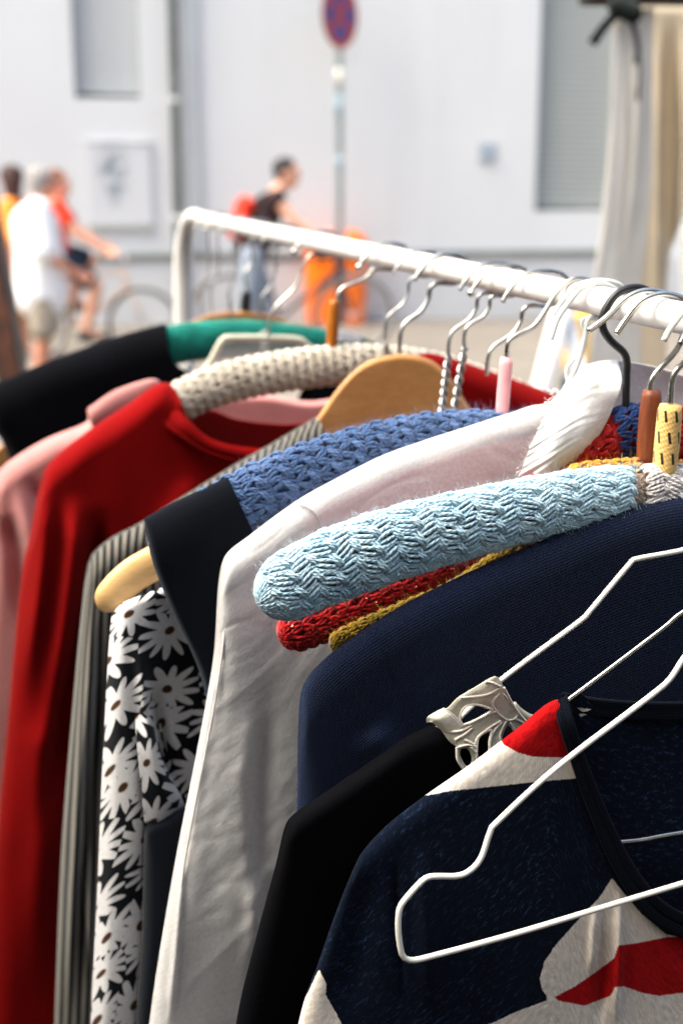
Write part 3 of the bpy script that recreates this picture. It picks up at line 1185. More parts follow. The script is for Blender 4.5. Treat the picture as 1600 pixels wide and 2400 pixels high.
def person(label, loc, J, skin, face, hair_m, cloth, rz=0.0, group=None, s=1.0, hair='short', hold=None):
    """J: joints in the person's own axes, x ahead. cloth: list of (part name, material, capsules)"""
    t = thing('person', label, 'person', loc, group)
    g = head_geo(J['head'], .095 * s, face)
    g.append(capsule(J['neck'], .058 * s, np.asarray(J['head']) + (-.01, 0, -.05), .052 * s))
    g += [capsule(J['chest'], .125 * s, J['belly'], .12 * s), capsule(J['belly'], .12 * s, J['hip'], .13 * s), capsule(J['shl'], .06 * s, J['shr'], .06 * s), capsule(J['neck'], .06 * s, J['chest'], .11 * s)]
    for k in 'lr':
        g += [capsule(J['sh' + k], .052 * s, J['el' + k], .041 * s), capsule(J['el' + k], .041 * s, J['wr' + k], .028 * s)]
        d = np.asarray(J['wr' + k], float) - np.asarray(J['el' + k], float)
        g += hand_geo(J['wr' + k], d, (0.15, (1 if k == 'r' else -1) * .6, .8), .7, s)
        hp = np.asarray(J['hip'], float) + np.array([0, .08 * s * (1 if k == 'l' else -1), -.02])
        g += [capsule(hp, .085 * s, J['kn' + k], .056 * s), capsule(J['kn' + k], .058 * s, J['an' + k], .038 * s), capsule(J['an' + k], .04 * s, np.asarray(J['an' + k], float) + (.13 * s, 0, -.045), .032 * s)]
    flesh('body', g, skin, t, .008, loc, rz)
    eyes(t, J['head'], face, loc, rz)
    c = np.asarray(J['head'], float)
    f = np.array([face[0], face[1], 0.0])
    f /= np.linalg.norm(f)
    hg = [sphere_geo(c + (0, 0, .045) - f * .022, (.100 * s, .092 * s, .085 * s), 18, 12), sphere_geo(c - f * .045 + (0, 0, .0), (.070 * s, .080 * s, .085 * s), 14, 10)]
    if hair == 'long':
        hg += [capsule(c - f * .05, .085, c - f * .085 + (0, 0, -.15), .065)]
    if hair == 'bun':
        hg += [sphere_geo(c - f * .085 + (0, 0, .09), (.05,) * 3, 12, 8)]
    flesh('hair', hg, hair_m, t, .010, loc, rz, 2)
    for nm, m_, caps in cloth:
        flesh(nm, caps, m_, t, .012, loc, rz, 5)
    for k in 'lr':
        a_ = np.asarray(J['an' + k], float)
        flesh('shoe', [capsule(a_ + (-.03, 0, -.045), .043 * s, a_ + (.15 * s, 0, -.05), .038 * s), capsule(a_ + (-.02, 0, -.02), .05 * s, a_ + (.02, 0, -.03), .05 * s)], plain('shoe_' + label[:12], srgb(70, 62, 60), .7), t, .012, loc, rz, 2)
    return t


def torso_caps(J, s=1.0, fat=1.0, hem=None, sleeve=.75, sl_r=.075):
    g = [capsule(J['chest'], .150 * s * fat, J['belly'], .155 * s * fat), capsule(J['belly'], .155 * s * fat, J['hip'], .165 * s * fat), capsule(J['shl'], .078 * s, J['shr'], .078 * s), capsule(np.asarray(J['neck'], float) + (0, 0, -.03), .066 * s, J['chest'], .13 * s)]
    if hem is not None:
        h = np.asarray(J['hip'], float)
        g.append(capsule(h, .165 * s * fat, (h[0], h[1], hem), .17 * s * fat))
    for k in 'lr':
        a, b = np.asarray(J['sh' + k], float), np.asarray(J['el' + k], float)
        if sleeve:
            g.append(capsule(a, sl_r * s, a + (b - a) * sleeve, (sl_r - .006) * s))
    return g


def leg_caps(J, s=1.0, upto=.85, r=.1, full=False):
    g = [capsule(J['belly'], .125 * s, J['hip'], .14 * s)]
    for k in 'lr':
        hp = np.asarray(J['hip'], float) + np.array([0, .08 * s * (1 if k == 'l' else -1), -.02])
        kn = np.asarray(J['kn' + k], float)
        if full:
            an = np.asarray(J['an' + k], float)
            g += [capsule(hp, r * s, kn, r * .82 * s), capsule(kn, r * .82 * s, an + (0, 0, .03), r * .68 * s)]
        else:
            g.append(capsule(hp, r * s, hp + (kn - hp) * upto, r * .96 * s))
    return g


ZG = .11   # far pavement height
# grey-haired man in a white T-shirt, back turned three quarters, right arm bent in front
ZM = 10.9
pm = W(98, 700, ZM)
Jm = dict(head=(.05, 0, 1.53), neck=(.0, 0, 1.40), chest=(-.02, 0, 1.22), belly=(0, 0, 1.0), hip=(0, 0, .84), shl=(.01, .17, 1.34), shr=(.01, -.17, 1.34),
          ell=(.0, .24, 1.05), wrl=(.16, .20, .86), elr=(.04, -.25, 1.04), wrr=(.25, -.12, .88), knl=(.03, .11, .46), knr=(.0, -.11, .46), anl=(-.02, .11, .08), anr=(-.06, -.11, .08))
M['hair_grey'] = plain('hair_grey', srgb(150, 144, 142), .8, .2, 60)
M['tee_white'] = plain('tee_white', (.80, .80, .82), .9, .03, 6)
M['shorts'] = plain('shorts_check', srgb(150, 140, 126), .9, .35, 9)
person('grey haired man in a baggy white T-shirt and beige checked shorts', (pm[0], pm[1], ZG - .1), Jm, M['skin'], (.85, .5), M['hair_grey'],
       [('shirt', M['tee_white'], torso_caps(Jm, 1.0, 1.22, .70, .95, .10)), ('shorts', M['shorts'], leg_caps(Jm, 1.0, 1.0, .115))], rz=math.radians(12))
# woman at the left edge, dark brown hair, orange top
ZW = 11.7
pm = W(44, 700, ZW)
Jw = dict(head=(.0, 0, 1.53), neck=(-.02, 0, 1.39), chest=(-.02, 0, 1.2), belly=(0, 0, 1.0), hip=(0, 0, .86), shl=(.0, .16, 1.33), shr=(.0, -.16, 1.33),
          ell=(.04, .22, 1.05), wrl=(.2, .2, .95), elr=(.0, -.23, 1.05), wrr=(.02, -.24, .82), knl=(.02, .1, .47), knr=(.0, -.1, .47), anl=(.0, .1, .08), anr=(-.04, -.1, .08))
M['hair_brown'] = plain('hair_brown', srgb(58, 34, 30), .7, .2, 60)
M['top_orange'] = plain('top_orange', srgb(238, 150, 62), .85, .08, 6)
M['skirt'] = plain('skirt_ochre', srgb(190, 140, 70), .9, .1, 6)
person('dark haired woman in an orange top cut off by the left edge', (pm[0], pm[1], ZG - .1), Jw, M['skin'], (-.3, 1), M['hair_brown'],
       [('top', M['top_orange'], torso_caps(Jw, 1.0, .98, .78, .9, .075)), ('skirt', M['skirt'], leg_caps(Jw, 1.0, .9, .13))], hair='long')


# bicycles
M['tyre'] = plain('tyre', srgb(120, 118, 116), .8, .1, 8)
M['rim'] = metal('rim', (.75, .75, .76), .3)
M['frame_c'] = plain('bike_frame_cream', srgb(226, 196, 168), .4, .05, 6)
M['frame_d'] = plain('bike_frame_dark', srgb(52, 56, 66), .4, .05, 6)
M['saddle'] = plain('saddle_black', (.02, .02, .02), .6, .1, 6)


def bicycle(label, loc, rz, frame_m, wr=.33, s=1.0):
    t = thing('bicycle', label, 'bicycle', loc, 'bicycles in the street')
    R = rotz(rz)
    tr = lambda q: R @ (np.asarray(q, float) * s) + np.asarray(loc, float)
    hubs = {}
    for nm, x in (('rear', -.52), ('front', .52)):
        ring = [tr((x + wr * math.cos(a), 0, wr + wr * math.sin(a))) for a in np.linspace(0, 2 * math.pi, 41)]
        rim = [tr((x + (wr - .028) * math.cos(a), 0, wr + (wr - .028) * math.sin(a))) for a in np.linspace(0, 2 * math.pi, 41)]
        w_ = tube('wheel', ring, .019 * s, M['tyre'], t, sides=8)
        tube('rim', rim, .010 * s, M['rim'], w_, sides=6)
        sp = [tube_geo([tr((x, 0, wr)), tr((x + (wr - .03) * math.cos(a), 0, wr + (wr - .03) * math.sin(a)))], .0015 * s, 4, False) for a in np.linspace(0, 2 * math.pi, 20, endpoint=False)]
        V, fc, uv = merge_geo(sp)
        k = mk('spokes', V, fc, M['rim'], w_)
        tube('hub', [tr((x, -.04, wr)), tr((x, .04, wr))], .02 * s, M['rim'], w_, sides=10)
    bb, st, hd, hd2 = (-.10, 0, .30), (-.24, 0, .78), (.36, 0, .82), (.39, 0, .70)
    bars = [(bb, st, .017), (st, hd, .016), (bb, hd2, .019), (bb, (-.52, 0, wr), .010), (st, (-.52, 0, wr), .009), (hd, hd2, .02), (hd2, (.52, 0, wr), .013)]
    V, fc, uv = merge_geo([tube_geo([tr(a), tr(b)], r * s, 8) for a, b, r in bars])
    mk('frame', V, fc, frame_m, t)
    tube('handlebar', [tr((.26, -.27, .98)), tr((.36, -.2, 1.0)), tr((.37, 0, .98)), tr((.36, .2, 1.0)), tr((.26, .27, .98))], .012 * s, M['rim'], t, n=24)
    tube('stem', [tr(hd), tr((.365, 0, .98))], .013 * s, M['rim'], t)
    tube('seat_post', [tr(st), tr((-.26, 0, .9))], .012 * s, M['rim'], t)
    flesh('saddle', [capsule((-.33, 0, .93), .07, (-.18, 0, .93), .045), capsule((-.18, 0, .93), .045, (-.05, 0, .925), .02)], M['saddle'], t, .01, loc, rz) if s == 1.0 else flesh('saddle', [capsule(np.array((-.33, 0, .93)) * s, .06, np.array((-.1, 0, .925)) * s, .025)], M['saddle'], t, .01, loc, rz)
    tube('crank', [tr((-.10, -.06, .30)), tr((-.0, -.07, .17)), tr((-.0, -.14, .17))], .012 * s, M['rim'], t)
    tube('crank', [tr((-.10, .06, .30)), tr((-.2, .07, .43)), tr((-.2, .14, .43))], .012 * s, M['rim'], t)
    return t


# rider in orange and red on a pale bicycle
ZR = 11.7
pb = W(210, 820, ZR)
bl = np.array([pb[0], pb[1], ZG])
bicycle('pale cream bicycle under the rider in orange behind the white shirted man', bl, math.radians(8), M['frame_c'], s=.86)
Jr = dict(head=(-.19, 0, 1.40), neck=(-.22, 0, 1.27), chest=(-.24, 0, 1.14), belly=(-.26, 0, .98), hip=(-.26, 0, .90), shl=(-.2, .15, 1.22), shr=(-.2, -.15, 1.22),
          ell=(-.05, .2, 1.03), wrl=(.13, .22, .92), elr=(-.05, -.2, 1.03), wrr=(.13, -.22, .92), knl=(.04, .1, .80), knr=(.08, -.1, .60), anl=(-.14, .12, .46), anr=(-.02, -.12, .24))
M['hair_auburn'] = plain('hair_auburn', srgb(128, 84, 58), .7, .2, 60)
M['top_red'] = plain('top_redorange', srgb(228, 68, 36), .85, .1, 6)
M['shorts_navy'] = plain('shorts_navy', srgb(22, 38, 56), .85, .1, 6)
person('auburn haired rider in a red orange top and navy shorts on a bicycle', (bl[0], bl[1], ZG), Jr, M['skin_light'], (1, -.25), M['hair_auburn'],
       [('top', M['top_red'], torso_caps(Jr, .95, .92, None, .5, .07)), ('shorts', M['shorts_navy'], leg_caps(Jr, .95, .8, .095))], rz=math.radians(8))

# man with red backpack leaning over his bicycle in the middle
ZC = 11.6
pc = W(628, 800, ZC)
cl = np.array([pc[0], pc[1], ZG])
Jc = dict(head=(.17, 0, 1.49), neck=(.10, 0, 1.36), chest=(.02, 0, 1.22), belly=(-.08, 0, 1.02), hip=(-.12, 0, .88), shl=(.08, .17, 1.30), shr=(.08, -.17, 1.30),
          ell=(.24, .22, 1.10), wrl=(.42, .23, 1.0), elr=(.24, -.22, 1.10), wrr=(.42, -.23, 1.0), knl=(-.05, .1, .48), knr=(-.16, -.1, .47), anl=(-.08, .1, .08), anr=(-.28, -.1, .1))
M['hair_black'] = plain('hair_black', srgb(26, 26, 30), .6, .2, 60)
M['vest'] = plain('vest_black', srgb(48, 30, 32), .85, .1, 6)
M['jeans'] = plain('jeans_grey', srgb(138, 148, 162), .9, .12, 8)
M['bag'] = plain('backpack_red', srgb(226, 52, 26), .7, .08, 6)
person('black haired man in a dark vest and grey jeans pushing a bicycle', cl, Jc, M['skin_light'], (1, -.35), M['hair_black'],
       [('vest', M['vest'], torso_caps(Jc, .95, .9, None, 0)), ('jeans', M['jeans'], leg_caps(Jc, .98, 1, .1, True))], rz=math.radians(4))
bk = thing('backpack', 'bright red backpack worn by the black haired man', 'backpack', cl + np.array([-.22, 0, 1.1]))
flesh('bag', [capsule((-.15, -.07, 1.25), .065, (-.15, .07, 1.25), .065), capsule((-.20, -.07, 1.11), .085, (-.20, .07, 1.11), .085), capsule((-.17, 0, 1.25), .075, (-.23, 0, 1.05), .09), capsule((-.27, 0, 1.06), .045, (-.26, 0, 1.13), .045)], M['bag'], bk, .012, cl, math.radians(4))
for k in (-1, 1):
    tube('strap', [cl + np.array(q) for q in ((-.13, k * .1, 1.25), (-.04, k * .11, 1.31), (.06, k * .11, 1.355), (.14, k * .11, 1.30), (.15, k * .12, 1.20), (.02, k * .15, 1.1), (-.14, k * .13, 1.0))], .012, M['vest'], bk, n=20)
bicycle('dark framed bicycle pushed by the man with the red backpack', cl + np.array([.18, .34, 0]), math.radians(4), M['frame_d'])

# ------------------------------------------------------------------ neighbouring stall on the right: beam, drapes, ribbon
M['beam'] = wood('beam_wood', (.035, .024, .017), (.012, .009, .007), .7)
M['drape_white'] = fabric('drape_white', (.86, .85, .83), .03, transl=.6)
M['drape_tan'] = fabric('drape_tan', srgb(232, 220, 200), .05, transl=.5)
M['ribbon'] = fabric('ribbon_black', (.012, .018, .018), .2)
M['canopy'] = fabric('canopy_cloth', srgb(205, 196, 180), .05, transl=.12)


class DPlane(Plane):
    def __init__(self, o, ang):
        self.o = np.asarray(o, float)
        self.n = np.array([math.sin(ang), -math.cos(ang), 0])
        self.u = np.array([-math.cos(ang), -math.sin(ang), 0])


ZD = 2.5
dpl = DPlane(W(1500, 200, ZD), math.radians(6))
bm0, bm1 = dpl.P((1364, 3)), dpl.P((1600, 15))
dr_ = (bm1 - bm0) / np.linalg.norm(bm1 - bm0)
dr_[2] = 0
stall = thing('market_stall', 'dark wooden stall frame whose beam crosses the upper right corner', 'stall', (bm1[0] + .5, bm1[1], 0))
L_ = 1.9
ctr = bm0 + dr_ * L_ / 2 + np.array([0, 0, .03])
box('beam', ctr, (L_, .05, .07), M['beam'], stall, rot=rotz(math.atan2(dr_[1], dr_[0])), bevel=.004)
pe = bm0 + dr_ * (L_ - .05)
box('post', (pe[0], pe[1], (ctr[2] - .036) / 2), (.06, .06, ctr[2] - .037), M['beam'], stall, bevel=.004)
pe2 = pe + np.array([.2, 1.8, 0])
pe3 = bm0 + np.array([.2, 1.8, 0])
box('post', (pe2[0], pe2[1], (ctr[2] - .036) / 2), (.06, .06, ctr[2] - .037), M['beam'], stall, bevel=.004)

cw = thing('curtain', 'white drape hanging in loose folds from the stall beam', 'curtain', dpl.P((1470, 30)))
fw_ = [([(1450, 50), (1440, 350), (1420, 700)], .022, 24), ([(1500, 40), (1490, 300), (1460, 700)], .025, 28), ([(1475, 40), (1465, 350), (1430, 700)], -.02, 20), ([(1410, 500), (1390, 900)], .02, 25)]
patch('cloth', dpl, [[(1448, 28), (1470, 30), (1498, 22), (1530, 16)], [(1436, 180), (1465, 180), (1500, 175), (1528, 170)], [(1420, 400), (1455, 400), (1495, 400), (1528, 400)],
                     [(1402, 560), (1440, 560), (1480, 560), (1516, 560)], [(1384, 760), (1420, 760), (1460, 760), (1500, 760)], [(1350, 1500), (1400, 1500), (1460, 1500), (1520, 1500)]],
      M['drape_white'], cw, T=.0, Rt=0, Rl=0, nx=50, ny=60, folds=fw_, back=False, thick=.002, noise=(.012, 6, 2), seed=4)
ct = thing('curtain', 'tan drape hanging behind the white drape at the right edge', 'curtain', dpl.P((1560, 30)) + np.array([0, .12, 0]))
dpl2 = DPlane(W(1560, 200, ZD + .12), math.radians(2))
patch('cloth', dpl2, [[(1440, 14), (1500, 14), (1560, 14), (1640, 16)], [(1445, 300), (1500, 300), (1560, 300), (1640, 300)], [(1440, 480), (1500, 480), (1560, 480), (1600, 490)], [(1440, 700), (1490, 700), (1530, 700), (1560, 720)], [(1430, 1500), (1480, 1500), (1530, 1500), (1580, 1500)]],
      M['drape_tan'], ct, T=.0, Rt=0, Rl=0, nx=60, ny=60, folds=[([(1545, 20), (1540, 800)], .025, 18), ([(1580, 20), (1570, 700)], -.03, 18), ([(1610, 20), (1600, 700)], .03, 20), ([(1465, 20), (1455, 700)], .02, 16)], back=False, thick=.002, noise=(.01, 6, 2), seed=9)
dpl3 = DPlane(W(1600, 500, ZD + .35), math.radians(0))
ch = thing('hanging_shirt', 'white shirt hanging at the right edge below the tan drape', 'shirt', dpl3.P((1620, 350)))
patch('cloth', dpl3, [[(1568, 372), (1590, 345), (1620, 335), (1700, 360)], [(1572, 440), (1600, 430), (1640, 420), (1710, 430)], [(1600, 520), (1630, 520), (1660, 520), (1715, 520)], [(1590, 590), (1625, 600), (1660, 600), (1715, 600)], [(1610, 1000), (1640, 1000), (1670, 1000), (1715, 1000)]],
      M['drape_white'], ch, T=.02, nx=30, ny=40, noise=(.02, 8, 3), seed=3)
box('hanger_bar', dpl3.P((1640, 330)), (.25, .01, .012), M['beam'], ch)
rb = thing('ribbon', 'black ribbon knotted round the stall beam with two loose ends', 'ribbon', dpl.P((1462, 20)))
dpr = DPlane(W(1470, 60, ZD - .06), math.radians(6))
kn_ = dpr.P((1462, 22))
flesh('knot', [capsule(kn_ + (-.014, 0, .006), .017, kn_ + (.014, .0, -.006), .019), capsule(kn_ + (0, .02, .04), .014, kn_, .016)], M['ribbon'], rb, .004)
for pts, wd in (([(1458, 22), (1430, 45), (1408, 70), (1386, 104)], 11), ([(1466, 28), (1482, 60), (1492, 110), (1491, 150)], 7), ([(1470, 28), (1490, 90), (1496, 160), (1493, 235)], 4)):
    d = cr_len(np.asarray(pts, float), 14)
    tn = np.gradient(d, axis=0)
    tn /= np.linalg.norm(tn, axis=1)[:, None]
    nr = np.stack([-tn[:, 1], tn[:, 0]], 1)
    A, B = dpr.P(d + nr * wd), dpr.P(d - nr * wd)
    wv = (np.sin(np.linspace(0, 3, 14)) * .01)[:, None] * dpr.n
    V = np.vstack([A + wv, B + wv * .3])
    o = mk('tail', V, [(i, i + 1, 14 + i + 1, 14 + i) for i in range(13)], M['ribbon'], rb)
    s_ = o.modifiers.new('solidify', 'SOLIDIFY')
    s_.thickness = .0015

# yellow and slate bag beside a white leg behind the rail
M['yellow'] = plain('bag_yellow', srgb(246, 196, 84), .7, .06, 6)
M['slate'] = plain('bag_slate', srgb(70, 86, 92), .7, .1, 6)
M['white_paint'] = plain('white_paint', (.8, .8, .8), .5, .03, 8)
ZY = 4.2
yp = DPlane(W(1345, 850, ZY), math.radians(10))
yb = thing('shopping_bag', 'yellow bag with a slate base behind the rail by the white drape', 'bag', yp.P((1350, 960)))
slab('bag_body', yp, [(1318, 868), (1322, 800), (1340, 735), (1400, 720), (1420, 760), (1425, 872)], .16, M['yellow'], yb, bevel=.02)
slab('bag_base', yp, [(1300, 1010), (1312, 874), (1425, 878), (1430, 1010)], .17, M['slate'], yb, bevel=.02)
for dd in (-.04, .04):
    tube('handle', yp.P(np.array([(1350, 745), (1352, 690), (1372, 665), (1392, 690), (1394, 740)], float), dd), .006, M['slate'], yb, n=24)
bt = thing('display_crate', 'slate grey crate holding up the yellow bag', 'crate', (yp.P((1365, 1010))[0], yp.P((1365, 1010))[1], 0))
cz = yp.P((1365, 1012))[2]
cxy = yp.P((1365, 1012))
for k in range(4):
    box('side_board', (cxy[0], cxy[1] - .14, cz - .06 - k * .14), (.36, .02, .12), M['slate'], bt, bevel=.004)
    box('side_board', (cxy[0], cxy[1] + .14, cz - .06 - k * .14), (.36, .02, .12), M['slate'], bt, bevel=.004)
for sx in (-.165, .165):
    for sy in (-.12, .12):
        box('corner_post', (cxy[0] + sx, cxy[1] + sy, cz / 2), (.03, .03, cz - .002), M['slate'], bt)
box('top_board', (cxy[0], cxy[1], cz - .012), (.30, .22, .02), M['slate'], bt)
wlg = thing('folding_leg', 'white slanted folding leg left of the yellow bag', 'table leg', (W(1300, 900, ZY - .4)[0], W(1300, 900, ZY - .4)[1], 0))
A_ = W(1322, 700, ZY - .4)
B_ = W(1258, 950, ZY - .4)
C_ = B_ + (B_ - A_) * ((0 - B_[2]) / (B_[2] - A_[2])) * 1.0
tube('bar', [A_, B_, np.array([C_[0], C_[1], .02])], .026, M['white_paint'], wlg, sides=14)
tube('foot', [np.array([C_[0] - .12, C_[1], .012]), np.array([C_[0] + .12, C_[1], .012])], .02, M['white_paint'], wlg, sides=10)
C2 = np.array([C_[0] + .7, C_[1], .02])
tube('bar', [A_ + (0, .04, 0), C2 + (0, .04, 0)], .022, M['white_paint'], wlg, sides=14)

# brown wooden stand at the left edge
M['brown_wood'] = wood('brown_wood', srgb(96, 50, 24), srgb(30, 14, 8), .5, axis=2)
ZL = 2.0
A_ = W(-34, 500, ZL)
B_ = W(34, 900, ZL)
k_ = (0.02 - A_[2]) / (B_[2] - A_[2])
C_ = A_ + (B_ - A_) * k_
T0 = A_ - (B_ - A_) * .4
st_ = thing('wooden_stand', 'dark brown wooden stand leaning at the left edge', 'stand', (C_[0], C_[1], 0))
d_ = (C_ - T0)
Ln = np.linalg.norm(d_)
d_ /= Ln
sx_ = np.cross(d_, (0, 1.0, 0))
sx_ /= np.linalg.norm(sx_)
R_ = np.stack([sx_, np.cross(d_, sx_), d_], 1)
box('leg', (T0 + C_) / 2, (.034, .05, Ln), M['brown_wood'], st_, rot=R_, bevel=.004)
off = np.array([-.028, .03, 0])
box('leg', (T0 + C_) / 2 + off + np.array([-.14, .25, 0]), (.034, .05, Ln), M['brown_wood'], st_, rot=R_, bevel=.004)
mid = T0 + (C_ - T0) * .8
tube('stretcher', [mid + np.array([-.01, .02, 0]), mid + off + np.array([-.14, .24, 0])], .014, M['brown_wood'], st_)

# ------------------------------------------------------------------ unseen light blockers added behind and left of the camera
M['rear_blocker'] = plain('rear_blocker_paint', srgb(128, 120, 110), .9, .2, 2)
M['light_blocker'] = fabric('blocker_canvas', srgb(72, 66, 58), .08)
sf = thing('shop_front', 'unseen wall added behind the camera to hold back light', 'building', (0, -2.6, 0))  # added out of view; keeps light from behind off the garment fronts
box('wall', (0, -2.75, 3.0), (26, .3, 6.0), M['rear_blocker'], sf)
box('door', (1.8, -2.585, 1.05), (1.0, .03, 2.1), M['beam'], sf)
box('window', (-1.6, -2.585, 1.5), (2.4, .03, 1.6), M['pipe'], sf)
aw = thing('light_blocker', 'unseen dark canopy added behind the camera to shade the clothes', 'light_blocker', (0, -2.6, 2.9))  # added out of view; blocks the sky behind and above the camera
AWY = -1.15
cols = 24
V, fc = [], []
for i in range(cols + 1):
    x = -4.0 + 8.0 * i / cols
    for k, (y, z) in enumerate(((-2.59, 3.0), (-2.1, 2.84), (-1.6, 2.66), (AWY, 2.45), (AWY + .01, 2.30))):
        V.append((x, y, z - .03 * abs(math.sin(i * math.pi / 6)) * (k in (1, 2))))
for i in range(cols):
    for k in range(4):
        fc.append((i * 5 + k, i * 5 + k + 1, (i + 1) * 5 + k + 1, (i + 1) * 5 + k))
o = mk('canvas', V, fc, M['light_blocker'], aw)
s_ = o.modifiers.new('solidify', 'SOLIDIFY')
s_.thickness = .004
tube('front_bar', [(-4, AWY - .01, 2.43), (4, AWY - .01, 2.43)], .016, M['pole'], aw)
for x in (-3.9, 3.9):
    tube('arm', [(x, -2.58, 2.3), (x, AWY - .02, 2.42)], .014, M['pole'], aw)


sp2 = thing('left_light_screen', 'unseen dark canvas screen added to block light from the left', 'screen', (-.78, -.5, 0))  # added out of view; darkens the lower left of the clothes
V, fc = [], []
for i in range(31):
    y = -2.5 + 3.9 * i / 30
    for z in (.05, .8, 1.6, 2.05):
        V.append((-.78 + .02 * math.sin(i * 1.1 + z), y, z))
for i in range(30):
    for k in range(3):
        fc.append((i * 4 + k, i * 4 + k + 1, (i + 1) * 4 + k + 1, (i + 1) * 4 + k))
o = mk('canvas', V, fc, M['light_blocker'], sp2)
o.modifiers.new('solidify', 'SOLIDIFY').thickness = .004
for y in (-2.4, 1.36):
    tube('post', [(-.81, y, 0), (-.81, y, 2.07)], .015, M['pole'], sp2)
tube('top_bar', [(-.81, -2.4, 2.07), (-.81, 1.36, 2.07)], .012, M['pole'], sp2)

# ------------------------------------------------------------------ the clothes rail
M['rail_paint'] = plain('rail_white_paint', (.74, .72, .70), .30, .06, 25, bump=.08, bscale=120)
T_END = t_of(432)
rk = thing('clothes_rail', 'white painted metal clothes rail with rounded end', 'clothes rail', (rail(0)[0], rail(0)[1], 0))
up_ = np.array([0, 0, 1.0])
pts = [rail(-.46) - up_ * (R0[2] - .01), rail(-.46) - up_ * .12, rail(-.455) - up_ * .05, rail(-.43) - up_ * .012, rail(-.39), rail(-.3), rail(0), rail(.5), rail(T_END - .09)]
tube('rail_bar', pts, RAIL_R, M['rail_paint'], rk, sides=24, n=160)
e = rail(T_END)
pts = [rail(T_END - .09), rail(T_END - .055) + up_ * .0015, rail(T_END - .025) - up_ * .004, rail(T_END - .004) - up_ * .022, e - up_ * .055 + RDIR * .012, e - up_ * .11 + RDIR * .018, e - up_ * .3 + RDIR * .02, e - up_ * (R0[2] - .01) + RDIR * .02]
ep = cr_len(np.array(pts), 90)
V, fc, uv = tube_geo(ep, np.interp(np.linspace(0, 1, 90), [0, .03, .07, 1], [RAIL_R, RAIL_R * 1.05, .0125, .0125]), 20)
mk('end_upright', V, fc, M['rail_paint'], rk)
for tt in (-.46, T_END + .02):
    b = rail(tt)
    u_ = Plane(t=0).u
    tube('foot', [np.array([b[0], b[1], .012]) + u_ * .28, np.array([b[0], b[1], .012]) - u_ * .28], .012, M['rail_paint'], rk)

# ------------------------------------------------------------------ shared materials
M['chrome'] = metal('hook_chrome', (.68, .66, .60), .22)
M['steel'] = metal('hook_steel', (.52, .53, .53), .32, .2)
M['black_iron'] = plain('hook_black', (.012, .013, .015), .38, .3, 140)
g = G('wire_white_coating')
co = g.n('TexCoord').outputs['Object']
c = g.mix(g.ramp(g.noise(co, 40, 3), .3, .7), (.70, .68, .62), (.78, .76, .71))
c = g.mix(g.ramp(g.noise(co, 220, 3, .7), .66, .70), c, (.34, .31, .27))
c = g.mix(g.ramp(g.noise(co, 90, 2), .72, .74), c, (.05, .045, .04))
g.base(c, .38, .4)
g.bump(g.noise(co, 160, 3), .12, .0006)
M['white_coat'] = g.m
M['white_wire'] = plain('hook_white_coating', (.74, .76, .74), .35, .06, 60)
M['wood_pale'] = wood('hanger_wood_pale', srgb(232, 192, 134), srgb(218, 174, 114), .42, 0, 1.2)
M['wood_tan'] = wood('hanger_wood_tan', srgb(204, 148, 90), srgb(184, 126, 72), .4, 0, .9)
M['wood_brown'] = wood('cover_wood_brown', srgb(140, 76, 44), srgb(104, 52, 30), .5, 2, 4)
M['wood_amber'] = wood('cover_wood_amber', srgb(190, 112, 20), srgb(150, 82, 12), .5, 2, 3)
M['y_pale'] = yarn('yarn_pale_blue', (.42, .68, .86), (.58, .80, .92))
M['y_white'] = yarn('yarn_white', (.72, .68, .68), (.80, .76, .76))
M['y_red'] = yarn('yarn_red', (.46, .005, .010), (.62, .012, .012))
M['y_navy'] = yarn('yarn_royal', (.010, .035, .15), (.018, .06, .22))
M['y_yellow'] = yarn('yarn_yellow', (.55, .36, .015), (.60, .20, .03))
M['y_olive'] = yarn('yarn_olive', (.20, .13, .006), (.28, .17, .008))
M['y_mohair'] = yarn('yarn_mohair_blue', (.050, .105, .25), (.10, .175, .36))
M['y_cream'] = yarn('yarn_cream', (.70, .63, .52), (.78, .72, .62))
M['y_green'] = yarn('yarn_green', (.0, .20, .15), (.01, .30, .24))
M['core_brown'] = plain('hanger_core', srgb(140, 104, 70), .7, .2, 30)
M['fz_pale'] = plain('fuzz_pale', (.62, .78, .85), .95, .1, 30)
M['fz_red'] = plain('fuzz_red', (.55, .02, .03), .95, .1, 30)
M['fz_blue'] = plain('fuzz_blue', (.22, .31, .52), .95, .1, 30)
M['fz_cream'] = plain('fuzz_cream', (.80, .74, .66), .95, .1, 30)
M['fz_green'] = plain('fuzz_green', (.02, .42, .34), .95, .1, 30)
M['fz_yellow'] = plain('fuzz_yellow', (.68, .40, .05), .95, .1, 30)
M['glitter'] = metal('glitter', (1.0, .55, .45), .15)


def hanger(name, label, pl, group=None):
    return thing(name, label, 'hanger', pl.o, group)


def cover_px(name, pl, a, b, r_px, mat, parent, aspect=1.0, w=0.0, taper=.86):
    """a turned sleeve over a hook's shank"""
    a, b = np.asarray(a, float), np.asarray(b, float)
    d = np.stack([a + (b - a) * k for k in np.linspace(0, 1, 12)])
    s = pl.scale((a + b) / 2)
    rr = r_px / s * np.interp(np.linspace(0, 1, 12), [0, .04, .5, .96, 1], [taper * .86, taper, 1, taper, taper * .8])
    V, fc, uv = tube_geo(pl.P(d, np.full(12, w)), rr, 18, True, aspect)
    return mk(name, V, fc, mat, parent, uv=uv)


